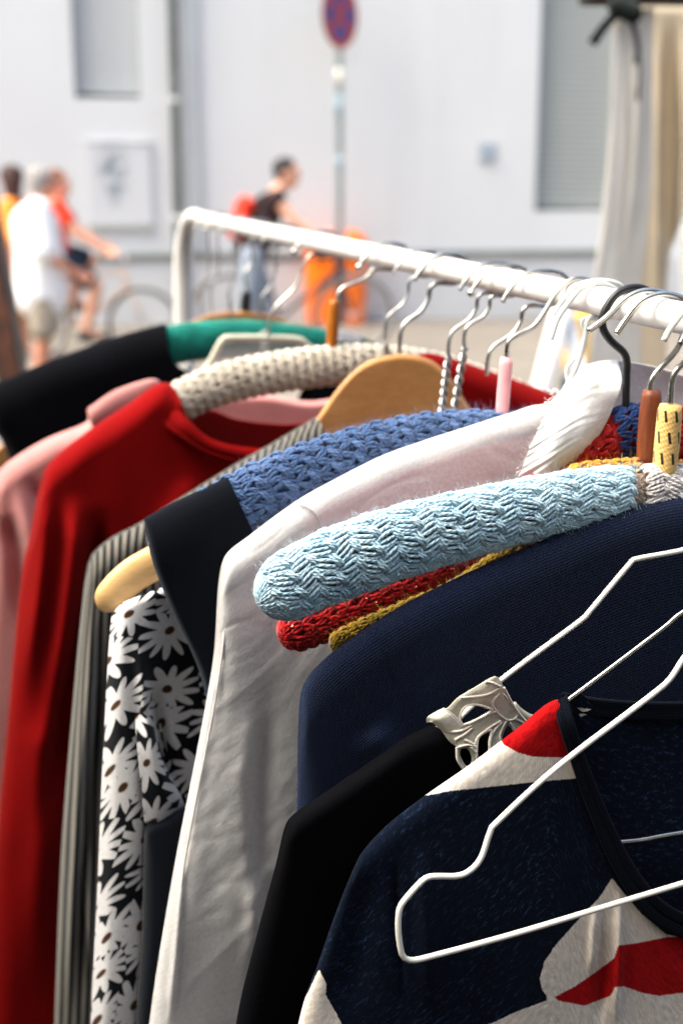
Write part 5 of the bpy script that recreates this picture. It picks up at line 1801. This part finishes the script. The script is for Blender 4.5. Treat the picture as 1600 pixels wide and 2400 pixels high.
# red glitter hanger with blue middle and black hook
pl = Plane(x=1480)
t = hanger('padded_hanger', 'red glitter crocheted hanger with blue middle and black hook', pl)
hook(pl, [(1465, 956), (1467, 880), (1468, 850), (1460, 826), (1428, 796), (1411, 764), (1417, 728), (1445, 689), (1488, 674), (1528, 688), (1545, 716), (1538, 748)], .0022, M['black_iron'], t)
pl_b = Plane(t=pl.t)
arm = Arm(pl_b, [(652, 1492, 40), (712, 1470, 50), (800, 1432, 52), (920, 1374, 50), (1050, 1304, 48), (1180, 1228, 46), (1270, 1155, 46), (1350, 1085, 52), (1430, 1028, 60), (1500, 1012, 64), (1570, 1015, 62), (1680, 1060, 58), (1800, 1130, 50)], ratio=.42)
arm.core('padding', M['y_red'], t, .88)
cl_ = pl_b.P(np.array([1438.0, 1025]))
s_mid = arm.L[np.argmin(np.linalg.norm(arm.C - cl_, axis=1))]
s_end = arm.L[np.argmin(np.linalg.norm(arm.C - pl_b.P(np.array([1572.0, 1015])), axis=1))]
arm.stitches('red_crochet', M['y_red'], t, .0066, .0058, .0010, rib=False, s1=s_mid, jit=.5)
arm.stitches('blue_crochet', M['y_navy'], t, .0066, .0058, .0011, rib=False, s0=s_mid, s1=s_end, jit=.4)
arm.stitches('red_crochet', M['y_red'], t, .0066, .0058, .0010, rib=False, s0=s_end, jit=.5)
arm.fuzz('fuzz', M['fz_red'], t, 2600, .0042, .00005, s1=s_mid)
gg = []
for k in range(420):
    s, ph = R_w.uniform(0, s_mid), R_w.random()
    p = arm.at(np.array([s]), np.array([ph]), np.array([.0016]))[0]
    q = arm.at(np.array([s + R_w.uniform(-.002, .002)]), np.array([ph + R_w.uniform(-.02, .02)]), np.array([.0020]))[0]
    gg.append(tube_geo(np.array([p, q + 1e-5]), .00013, 4, False)[:2])
V, fc, _ = merge_geo(gg)
o = mk('glitter_threads', V, fc, M['glitter'], t)
o['kind'] = 'stuff'

# yellow crocheted hanger with brown wooden sleeve
pl = Plane(x=1525)
t = hanger('padded_hanger', 'mustard yellow crocheted hanger with a brown wooden hook sleeve', pl)
hook(pl, [(1377, 776), (1420, 744), (1466, 700), (1510, 682), (1560, 688), (1592, 712), (1604, 755), (1594, 800), (1575, 832), (1532, 880), (1518, 925)], .0017, M['chrome'], t)
cover_px('hook_sleeve', pl, (1527, 914), (1512, 1086), 26, M['wood_brown'], t, taper=.9)
arm = Arm(pl, [(775, 1516, 26), (850, 1480, 26), (950, 1434, 23), (1080, 1376, 22), (1230, 1262, 26), (1330, 1142, 38), (1420, 1122, 40), (1520, 1120, 42), (1620, 1130, 40), (1780, 1190, 36)], ratio=.5)
arm.core('padding', M['y_yellow'], t, .9)
cl_ = arm.L[np.argmin(np.linalg.norm(arm.C - pl.P(np.array([1200.0, 1230])), axis=1))]
arm.stitches('mustard_crochet', M['y_olive'], t, .0058, .0050, .0009, rib=False, s1=cl_, jit=.5)
arm.stitches('yellow_crochet', M['y_yellow'], t, .0058, .0050, .0009, rib=False, s0=cl_, jit=.4)
arm.fuzz('fuzz', M['fz_yellow'], t, 1600, .004, .00005)

# pale blue crocheted hanger with a woven yellow sleeve
pl = Plane(x=1562)
PB = pl
t = hanger('padded_hanger', 'pale blue crocheted hanger in front with a yellow and black woven hook sleeve', pl)
hook(pl, [(1443, 783), (1468, 746), (1500, 708), (1545, 690), (1590, 696), (1634, 722), (1652, 770), (1640, 820), (1602, 850), (1577, 882), (1568, 960)], .0017, M['chrome'], t)


g = G('woven_yellow')
uv = g.uv()
sep = g.n('SeparateXYZ', Vector=uv)
fu = g.math('MULTIPLY', sep.outputs[0], 1 / .0115)
ro = g.math('FLOOR', fu)
xx = g.math('ADD', g.math('MULTIPLY', sep.outputs[1], 7.0), g.math('MULTIPLY', ro, .5))
# short slanted dashes
lx = g.math('SUBTRACT', g.math('FRACT', g.math('ADD', xx, g.math('MULTIPLY', g.math('FRACT', fu), .35))), .5)
ly = g.math('SUBTRACT', g.math('FRACT', fu), .5)
dash = g.math('MULTIPLY', g.math('LESS_THAN', g.math('ABSOLUTE', lx), .13), g.math('LESS_THAN', g.math('ABSOLUTE', ly), .27))
wv = g.math('MULTIPLY', g.math('SINE', g.math('MULTIPLY', g.math('ADD', sep.outputs[0], g.math('MULTIPLY', sep.outputs[1], .02)), 2200)), g.math('SINE', g.math('MULTIPLY', sep.outputs[1], 90)))
yc = g.mix(g.ramp(wv, -.8, .8), srgb(226, 178, 96), srgb(250, 214, 138))
g.base(g.mix(dash, yc, srgb(38, 30, 28)), .85, .2, 0, .2)
g.bump(g.math('MULTIPLY_ADD', wv, .5, g.noise(uv, 900, 2)), .5, .0006)
M['woven'] = g.m
cover_px('hook_sleeve', pl, (1570, 948), (1554, 1125), 30, M['woven'], t, taper=.95)
arm = Arm(pl, [(604, 1410, 58), (650, 1388, 72), (715, 1354, 80), (800, 1318, 84), (920, 1276, 82), (1050, 1240, 78), (1200, 1203, 72), (1350, 1172, 66), (1480, 1156, 60), (1590, 1152, 58), (1720, 1165, 56), (1900, 1210, 52)], n=240, ratio=.55)
s_w = arm.L[np.argmin(np.linalg.norm(arm.C - pl.P(np.array([1500.0, 1154])), axis=1))]
arm.core('padding', M['core_brown'], t, .80)
arm.stitches('blue_crochet', M['y_pale'], t, .0112, .0062, .00100, s0=-.002, s1=s_w, jit=.14, nstr=4, tilt=.10, dip=.7, style='puff')
arm.stitches('white_crochet', M['y_white'], t, .0108, .0062, .00100, s0=s_w, jit=.16, nstr=4, tilt=.10, dip=.7, style='puff')
arm.fuzz('fuzz', M['fz_pale'], t, 9000, .0036, .000045, s1=s_w)

# navy knitted jumper
pl = Plane(t=.012)
M['navy_knit'] = fabric('navy_knit', (.0012, .0068, .032), .22, sheen=.07, knit=(.0016, .0017, .5), bump=.6, spec=.25, scol=(.25, .45, .9))
nv = thing('jumper', 'fine knit navy blue jumper in front of the pale blue hanger', 'jumper', pl.o)
patch('body', pl, [[(706, 1680), (716, 1605), (765, 1545), (860, 1474), (960, 1412), (1080, 1352), (1200, 1298), (1320, 1248), (1430, 1204), (1530, 1172), (1620, 1158), (1740, 1165), (1900, 1205), (2080, 1262), (2240, 1330), (2300, 1420)],
                   [(702, 1760), (735, 1690), (800, 1640), (890, 1570), (990, 1500), (1100, 1440), (1210, 1390), (1330, 1340), (1440, 1300), (1540, 1270), (1630, 1260), (1750, 1270), (1900, 1310), (2080, 1370), (2250, 1430), (2320, 1520)],
                   [(698, 1900), (740, 1880), (820, 1840), (910, 1790), (1010, 1740), (1110, 1700), (1220, 1660), (1340, 1620), (1440, 1600), (1550, 1580), (1640, 1570), (1760, 1570), (1900, 1580), (2080, 1600), (2250, 1640), (2340, 1700)],
                   [(690, 2200), (750, 2200), (830, 2200), (920, 2150), (1020, 2100), (1120, 2100), (1230, 2100), (1340, 2100), (1440, 2100), (1550, 2100), (1640, 2100), (1760, 2100), (1900, 2100), (2080, 2100), (2250, 2100), (2360, 2100)],
                   [(680, 2900), (750, 2900), (830, 2900), (920, 2900), (1020, 2900), (1120, 2900), (1230, 2900), (1340, 2900), (1440, 2900), (1550, 2900), (1640, 2900), (1760, 2900), (1900, 2900), (2080, 2900), (2250, 2900), (2370, 2900)]],
      M['navy_knit'], nv, T=.012, Rt=.022, Rl=.014, Rr=.014, nx=180, ny=130, noise=(.003, 10, 4), seed=61, folds=[([(872, 1460), (905, 1540), (945, 1680)], -.0012, 9), ([(860, 1700), (900, 1760), (930, 1850)], .005, 40)])
hz = []
for k in range(900):   # loose fibres along the left edge
    f0 = R_w.random()
    y0 = 1600 + 320 * f0
    x0 = 714 - 16 * f0 + R_w.uniform(-1, 3)
    p = np.array([x0, y0])
    q = p + np.array([R_w.uniform(-9, 2), R_w.uniform(-7, 7)])
    hz.append(tube_geo(pl.P(np.array([p, q]), R_w.uniform(-.004, .006) * np.ones(2)), .00004, 3, False)[:2])
V, fc, _ = merge_geo(hz)
o = mk('fuzz', V, fc, plain('fuzz_navy', (.02, .05, .12), .95), nv)
o['kind'] = 'stuff'

# white coated wire hanger with the black blouse and the lace strap
pl = Plane(t=-.022)
t = hanger('wire_hanger', 'white coated wire hanger carrying the lace strap and the black blouse', pl, 'white coated wire hangers')
hook(pl, hook_pts(1660, (1655, 1150), 1.0), .0016, M['white_coat'], t)
HW = [(1655, 1150), (1650, 1215), (1625, 1275), (1596, 1290), (1492, 1310), (1476, 1320), (1378, 1436), (1355, 1458), (1168, 1598), (1070, 1688), (1000, 1750), (880, 1830), (830, 1875), (826, 1895), (845, 1905), (1100, 1880), (1700, 1760), (2250, 1620), (2240, 1590), (2000, 1440), (1880, 1380), (1780, 1320), (1700, 1260), (1660, 1200)]
wire_px('shoulder_wire', pl, HW, .0014, M['white_coat'], t, n=220)
M['black_crepe'] = fabric('black_crepe', (.002, .002, .003), .2, sheen=.0, spec=.04)
bb_ = thing('blouse', 'plain black blouse between the navy jumper and the patterned top', 'blouse', pl.o)
patch('body', pl, [[(672, 1945), (690, 1915), (780, 1852), (880, 1784), (990, 1712), (1090, 1690), (1200, 1700), (1330, 1690), (1480, 1720), (1700, 1740)], [(648, 2040), (690, 2000), (780, 1950), (880, 1900), (990, 1840), (1090, 1820), (1200, 1800), (1330, 1800), (1480, 1800), (1700, 1800)],
                   [(600, 2210), (660, 2200), (770, 2160), (880, 2120), (990, 2100), (1090, 2100), (1200, 2100), (1330, 2100), (1480, 2100), (1700, 2100)], [(548, 2430), (630, 2430), (750, 2430), (870, 2430), (990, 2430), (1090, 2430), (1200, 2430), (1330, 2430), (1480, 2430), (1700, 2430)], [(480, 2900), (600, 2900), (740, 2900), (870, 2900), (990, 2900), (1090, 2900), (1200, 2900), (1330, 2900), (1480, 2900), (1700, 2900)]],
      M['black_crepe'], bb_, T=.010, Rt=.012, Rl=.012, nx=80, ny=80, noise=(.003, 10, 4), seed=71)

# lace strap: cut-out cloth with corded edges
M['lace_cloth'] = fabric('lace_cloth', srgb(212, 208, 192), .05, transl=.2, transp=.18, bump=.4, spec=.03)
M['lace_cord'] = fabric('lace_cord', srgb(248, 240, 226), .03, spec=.03, bump=.4)
lz = lambda x, y: (950 + x / 3.92, 1550 + y / 3.92)
pll = Plane(t=-.030)
lc = thing('lace_top', 'off white lace strap with cut out holes draped over the white wire hanger', 'lace top', pll.P(np.array([1120.0, 1680])))
outer = [(190, 560), (205, 510), (320, 437), (385, 425), (480, 330), (670, 215), (745, 168), (820, 135), (860, 165), (895, 235), (980, 390), (1060, 500), (1140, 590), (1080, 700), (1000, 780), (900, 860), (800, 930), (700, 1010), (560, 1060), (520, 990), (475, 900), (468, 790), (400, 735), (300, 600), (240, 552)]
holes = [[(520, 588), (498, 520), (530, 435), (600, 398), (700, 408), (795, 445), (780, 462), (700, 512), (600, 560)], [(652, 780), (668, 700), (720, 655), (785, 632), (770, 740), (765, 830), (700, 880), (655, 880)], [(872, 740), (885, 670), (925, 590), (965, 610), (1010, 690), (960, 780), (890, 800)],
         [(505, 800), (560, 800), (600, 860), (600, 930), (560, 960), (520, 910), (495, 850)]]


def lw(x, y):
    """how the lace bulges forward"""
    return .004 * math.sin((x - 200) / 950 * 3.0) + .0012 * math.sin(y / 120)


bm = bmesh.new()


def ring_bm(pts, n):
    d = cr_len(np.array(pts + [pts[0]], float), n + 1)[:-1]
    vs = [bm.verts.new((q[0], q[1], 0)) for q in d]
    for i in range(n):
        bm.edges.new((vs[i], vs[(i + 1) % n]))
    return d


rings = [ring_bm(outer, 90)] + [ring_bm(h, 40) for h in holes]
bmesh.ops.triangle_fill(bm, edges=bm.edges[:], use_beauty=True)
bmesh.ops.subdivide_edges(bm, edges=[e_ for e_ in bm.edges if e_.calc_length() > 45], cuts=2, use_grid_fill=True)
bmesh.ops.triangulate(bm, faces=bm.faces[:])
vv, ff = [], []
bm.verts.ensure_lookup_table()
for v in bm.verts:
    x, y = v.co.x, v.co.y
    vv.append(pll.P(np.array(lz(x, y)), np.array(lw(x, y))))
bm.faces.ensure_lookup_table()
hole_arr = [np.array(h, float) for h in rings[1:]]
for f_ in bm.faces:
    c_ = f_.calc_center_median()
    if any(poly_sd(np.array([[c_.x, c_.y]]), h)[0] > 0 for h in hole_arr):
        continue
    ff.append([v.index for v in f_.verts])
bm.free()
uvl_ = np.array([[p @ pll.u, p[2]] for p in vv])
o = mk('cloth', vv, ff, M['lace_cloth'], lc, uv=uvl_)
s_ = o.modifiers.new('solidify', 'SOLIDIFY')
s_.thickness = .0009
cords = [np.vstack([r_, r_[:1]]) for r_ in rings[1:3]] + [cr_len(np.array(c_, float), 40) for c_ in (
    [(500, 332), (640, 322), (760, 300), (870, 240)], [(735, 185), (800, 200), (868, 232)], [(860, 298), (812, 350), (800, 405), (860, 490), (940, 540), (1008, 520), (1022, 470), (965, 385), (900, 300)], [(285, 590), (400, 640), (500, 640), (605, 590)],
    [(340, 438), (440, 500), (515, 600)], [(450, 722), (540, 670), (610, 612)], [(480, 790), (560, 770), (640, 780)], [(540, 720), (600, 750), (650, 800)], [(570, 580), (700, 512), (830, 455)], [(640, 760), (660, 700), (740, 630), (870, 545)], [(770, 830), (780, 720), (810, 640), (880, 560)],
    [(880, 760), (865, 680), (900, 590), (930, 545)], [(955, 560), (990, 620), (1030, 670)], [(1010, 530), (1070, 560), (1130, 590)], [(900, 240), (980, 390), (1060, 505), (1140, 590)], [(470, 790), (478, 900), (530, 990)], [(600, 790), (650, 850), (650, 930)])]
cg = []
for c_ in cords:
    P_ = np.array([pll.P(np.array(lz(x, y)), np.array(lw(x, y) + .0009)) for x, y in c_])
    n_ = len(P_)
    rr_ = .00068 * (1 + .22 * np.sin(np.arange(n_ * 3) * 1.9))
    P_ = cr(P_, n_ * 3)
    cg.append(tube_geo(P_, rr_, 6, True))
V, fc, uv = merge_geo(cg)
o = mk('corded_edges', V, fc, M['lace_cord'], lc, uv=uv)
o['kind'] = 'stuff'
# the folded strap end and the loop on the right
patch('folded_end', pll, [[(*lz(190, 560), .004), (*lz(205, 505), .010), (*lz(325, 435), .010)], [(*lz(235, 560), .012), (*lz(300, 530), .016), (*lz(410, 480), .014)], [(*lz(300, 605), .012), (*lz(400, 645), .015), (*lz(510, 590), .014)]], M['lace_cloth'], lc, T=0, Rt=0, Rl=0, nx=16, ny=16, back=False, thick=.0009)
wire_px('strap_loop', pll, [lz(985, 395), lz(1050, 460), lz(1130, 510), lz(1240, 545), lz(1330, 590)], .0018, M['lace_cloth'], lc, n=30, w=-.004)

# patterned top on a silver wire hanger
pl = Plane(t=-.050)
t = hanger('wire_hanger', 'bare silver wire hanger inside the navy, red and cream top', pl)
hook(pl, hook_pts(1700, (1745, 1250), 1.0), .0014, M['chrome'], t)
wire_px('shoulder_wire', pl, [(1745, 1250), (1735, 1320), (1700, 1370), (1640, 1410), (1590, 1440), (1560, 1466), (1500, 1512), (1330, 1640), (1180, 1745), (1040, 1850), (960, 1910), (930, 1950), (950, 1985), (1000, 1990), (1430, 1974), (1600, 1950), (2000, 1890), (2320, 1820), (2320, 1780), (2150, 1640), (1900, 1450), (1790, 1370), (1750, 1300)], .0011, M['chrome'], t, n=240, w=.002)
g = G('printed_jersey')
uv = g.uv()
fr_ = g.n('Attribute', _attribute_name='f_red').outputs['Fac']
fc_ = g.n('Attribute', _attribute_name='f_cream').outputs['Fac']
jit_ = g.math('MULTIPLY_ADD', g.noise(uv, 500, 2), 5.0, -2.5)
kr = g.ramp(g.math('ADD', fr_, jit_), -1.2, 1.2)
kc = g.ramp(g.math('ADD', fc_, jit_), -1.2, 1.2)
mpv = g.n('Mapping', Vector=uv)
mpv.inputs['Scale'].default_value = (1, 1.7, 1)
sl = g.noise(mpv.outputs[0], 210, 4, .8)
sl2 = g.noise(uv, 18, 3)
spk = g.math('MULTIPLY', g.ramp(sl, .54, .76), g.ramp(sl2, .28, .7))
navy = g.mix(spk, srgb(6, 13, 28), srgb(60, 90, 130))
crm = g.mix(g.ramp(g.noise(uv, 300, 3), .3, .7), srgb(196, 186, 176), srgb(236, 227, 216))
crm = g.mix(g.ramp(g.noise(uv, 140, 2), .66, .74), crm, srgb(246, 242, 236))
red = g.mix(g.ramp(sl, .35, .7), srgb(120, 4, 10), srgb(190, 16, 20))
c = g.mix(kr, g.mix(kc, navy, crm), red)
sep = g.n('SeparateXYZ', Vector=uv)
rib = g.math('ABSOLUTE', g.math('SINE', g.math('ADD', g.math('MULTIPLY', sep.outputs[0], math.pi / .0011), g.math('MULTIPLY', g.noise(uv, 40), 2))))
c = g.mix(g.ramp(rib, 0, .6), g.mix(.28, c, (0, 0, 0)), c)
g.base(c, .92, .06, 0, .02)
g.bump(g.math('MULTIPLY_ADD', sl, 1.2, g.math('MULTIPLY', rib, .5)), .35, .001)
M['jersey'] = g.m
pt = thing('patterned_top', 'navy, red and cream patterned jersey top with navy bound neck, nearest the camera', 'top', pl.o)
RED = [[(1180, 1745), (1212, 1764), (1248, 1773), (1340, 1775), (1360, 1700), (1330, 1560), (1150, 1700)],
       [(1288, 2342), (1346, 2312), (1391, 2281), (1438, 2246), (1448, 2216), (1494, 2210), (1561, 2196), (1640, 2194), (1750, 2190), (1750, 2330), (1640, 2324), (1590, 2328), (1543, 2334), (1503, 2327), (1462, 2312), (1440, 2314), (1430, 2334), (1369, 2357)]]
CRM = [[(985, 1866), (1060, 1853), (1123, 1847), (1257, 1832), (1352, 1824), (1340, 1776), (1248, 1773), (1180, 1745), (1150, 1690), (940, 1850)],
       [(1433, 2058), (1404, 2103), (1346, 2165), (1302, 2214), (1275, 2254), (1264, 2295), (1270, 2321), (1288, 2343), (1369, 2358), (1750, 2340), (1750, 2180), (1620, 2200), (1560, 2190), (1500, 2140), (1450, 2080)],
       [(1288, 2342), (1210, 2371), (1148, 2400), (1000, 2465), (1000, 2900), (1900, 2900), (1900, 2320), (1430, 2330), (1369, 2354)],
       [(747, 2272), (765, 2307), (763, 2332), (782, 2365), (803, 2405), (840, 2470), (700, 2470), (690, 2390), (720, 2330)]]
FRF = [[(826, 2040), (850, 1995), (906, 1934), (985, 1872), (1100, 1792), (1200, 1716), (1310, 1640), (1342, 1762), (1392, 1902), (1450, 2032), (1522, 2132), (1600, 2182), (1720, 2215), (1850, 2190), (1960, 2090), (2030, 1940), (2075, 1740), (2098, 1520), (2240, 1560), (2400, 1650), (2450, 1740)],
       [(792, 2125), (850, 2070), (920, 2010), (1000, 1940), (1100, 1870), (1200, 1800), (1300, 1740), (1345, 1830), (1400, 1960), (1460, 2080), (1530, 2180), (1610, 2230), (1720, 2260), (1850, 2240), (1970, 2170), (2050, 2040), (2100, 1860), (2140, 1680), (2270, 1700), (2410, 1760), (2470, 1840)],
       [(748, 2250), (830, 2200), (920, 2150), (1000, 2100), (1100, 2040), (1200, 1990), (1290, 1960), (1350, 2020), (1410, 2110), (1470, 2190), (1540, 2260), (1620, 2300), (1720, 2320), (1850, 2300), (1980, 2260), (2070, 2160), (2130, 2030), (2180, 1920), (2300, 1920), (2430, 1960), (2500, 2000)],
       [(695, 2420), (800, 2400), (910, 2380), (1000, 2360), (1100, 2330), (1200, 2300), (1290, 2290), (1350, 2320), (1410, 2360), (1470, 2400), (1540, 2420), (1620, 2430), (1720, 2440), (1850, 2430), (1980, 2410), (2080, 2360), (2150, 2300), (2220, 2260), (2330, 2260), (2450, 2270), (2530, 2280)],
       [(620, 2900), (780, 2900), (910, 2900), (1000, 2900), (1100, 2900), (1200, 2900), (1290, 2900), (1350, 2900), (1410, 2900), (1470, 2900), (1540, 2900), (1620, 2900), (1720, 2900), (1850, 2900), (1980, 2900), (2080, 2900), (2150, 2900), (2240, 2900), (2340, 2900), (2460, 2900), (2560, 2900)]]
patch('front', pl, FRF, M['jersey'], pt, T=.008, Rt=.014, Rl=.012, Rr=.012, nx=290, ny=190, back=False, fields={'f_red': RED, 'f_cream': CRM}, opens=[(.305, .83)], noise=(.0022, 12, 4), seed=81,
      folds=[([(922, 1990), (930, 2150), (948, 2420)], -.003, 9), ([(985, 1960), (1000, 2150), (1010, 2420)], .004, 26), ([(1450, 2080), (1450, 2250), (1440, 2420)], .004, 10), ([(1415, 2120), (1410, 2300), (1400, 2420)], -.003, 12), ([(1395, 2110), (1385, 2300)], .003, 10), ([(860, 2000), (830, 2200), (800, 2420)], -.004, 40)])
patch('back', pl, [[(826, 2040), (906, 1934), (1100, 1792), (1320, 1632), (1400, 1652), (1500, 1664), (1620, 1664), (1760, 1650), (1920, 1600), (2090, 1515), (2240, 1560), (2450, 1740)], [(800, 2125), (920, 2010), (1100, 1900), (1320, 1760), (1400, 1740), (1500, 1740), (1620, 1740), (1760, 1730), (1920, 1700), (2100, 1650), (2270, 1700), (2470, 1840)],
                   [(760, 2250), (920, 2150), (1100, 2080), (1320, 2000), (1400, 1980), (1500, 1970), (1620, 1970), (1760, 1970), (1920, 1960), (2120, 1930), (2300, 1920), (2500, 2000)], [(700, 2430), (900, 2430), (1100, 2430), (1320, 2430), (1400, 2430), (1500, 2430), (1620, 2430), (1760, 2430), (1920, 2430), (2140, 2380), (2330, 2300), (2530, 2280)], [(640, 2900), (900, 2900), (1100, 2900), (1320, 2900), (1400, 2900), (1500, 2900), (1620, 2900), (1760, 2900), (1920, 2900), (2140, 2900), (2340, 2900), (2560, 2900)]],
      M['jersey'], pt, T=-.008, Rt=.012, Rl=.012, Rr=.012, nx=160, ny=110, back=False, opens=[(.29, .80)], fields={'f_red': [[(0, 0), (1, 0), (0, 1)]], 'f_cream': [[(1345, 1658), (1400, 1664), (1360, 1680)]]}, noise=(.002, 10, 5), seed=82)
M['binding'] = fabric('navy_binding', srgb(6, 12, 24), .15, sheen=.02, spec=.06, knit=(.0012, .0016, .4), bump=.4)
bi = np.array([(1328, 1628), (1345, 1690), (1370, 1770), (1424, 1905), (1486, 2028), (1552, 2110), (1630, 2150), (1730, 2170), (1840, 2145), (1935, 2050), (1995, 1900), (2035, 1720), (2070, 1505)], float)
bo = np.array([(1296, 1648), (1308, 1700), (1334, 1780), (1382, 1915), (1440, 2045), (1514, 2150), (1598, 2200), (1720, 2225), (1860, 2200), (1972, 2095), (2042, 1930), (2085, 1740), (2105, 1525)], float)
wb = np.array([.001] + [.010] * 11 + [.001])
rows_ = [[(*(a * (1 - k) + b * k), w + hh) for a, b, w in zip(bi, bo, wb)] for k, hh in ((0, 0), (.08, .0020), (.45, .0018), (.5, .0004), (.55, .0018), (.92, .0020), (1, 0))]
patch('neck_binding', pl, rows_, M['binding'], pt, T=0, Rt=0, Rl=0, nx=90, ny=24, back=False, thick=.0012)
bi2 = np.array([(1318, 1622, .0), (1350, 1628, -.009), (1420, 1638, -.009), (1520, 1644, -.009), (1640, 1642, -.009), (1760, 1630, -.009), (1920, 1580, -.009), (2075, 1502, .0)], float)
rows_ = [[tuple(q + np.array([0, k * 48, hh])) for q in bi2] for k, hh in ((0, 0), (.1, .002), (.5, .0018), (.9, .002), (1, 0))]
patch('back_binding', pl, rows_, M['binding'], pt, T=0, Rt=0, Rl=0, nx=60, ny=16, back=False, thick=.0012)

# empty white coated wire hanger, nearest
pl = Plane(t=-.078)
t = hanger('wire_hanger', 'empty white coated wire hanger with notched shoulder nearest the camera', pl, 'white coated wire hangers')
hook(pl, hook_pts(1775, (1770, 1330), 1.0), .0016, M['white_coat'], t)
wire_px('shoulder_wire', pl, [(1770, 1330), (1760, 1390), (1720, 1440), (1650, 1490), (1606, 1536), (1570, 1590), (1535, 1622), (1480, 1664), (1300, 1802), (1165, 1926), (1148, 1950), (1128, 2008), (1104, 2038), (1072, 2053), (1018, 2054), (992, 2062), (946, 2112), (935, 2136), (933, 2180), (939, 2228), (948, 2246), (966, 2250), (1000, 2244), (1200, 2190), (1400, 2130), (1600, 2070), (2000, 1950), (2420, 1820), (2430, 1780), (2410, 1700), (2360, 1670), (2300, 1680), (2250, 1650), (2220, 1610), (2050, 1530), (1880, 1450), (1800, 1400), (1775, 1360)], .00150, M['white_coat'], t, n=320)
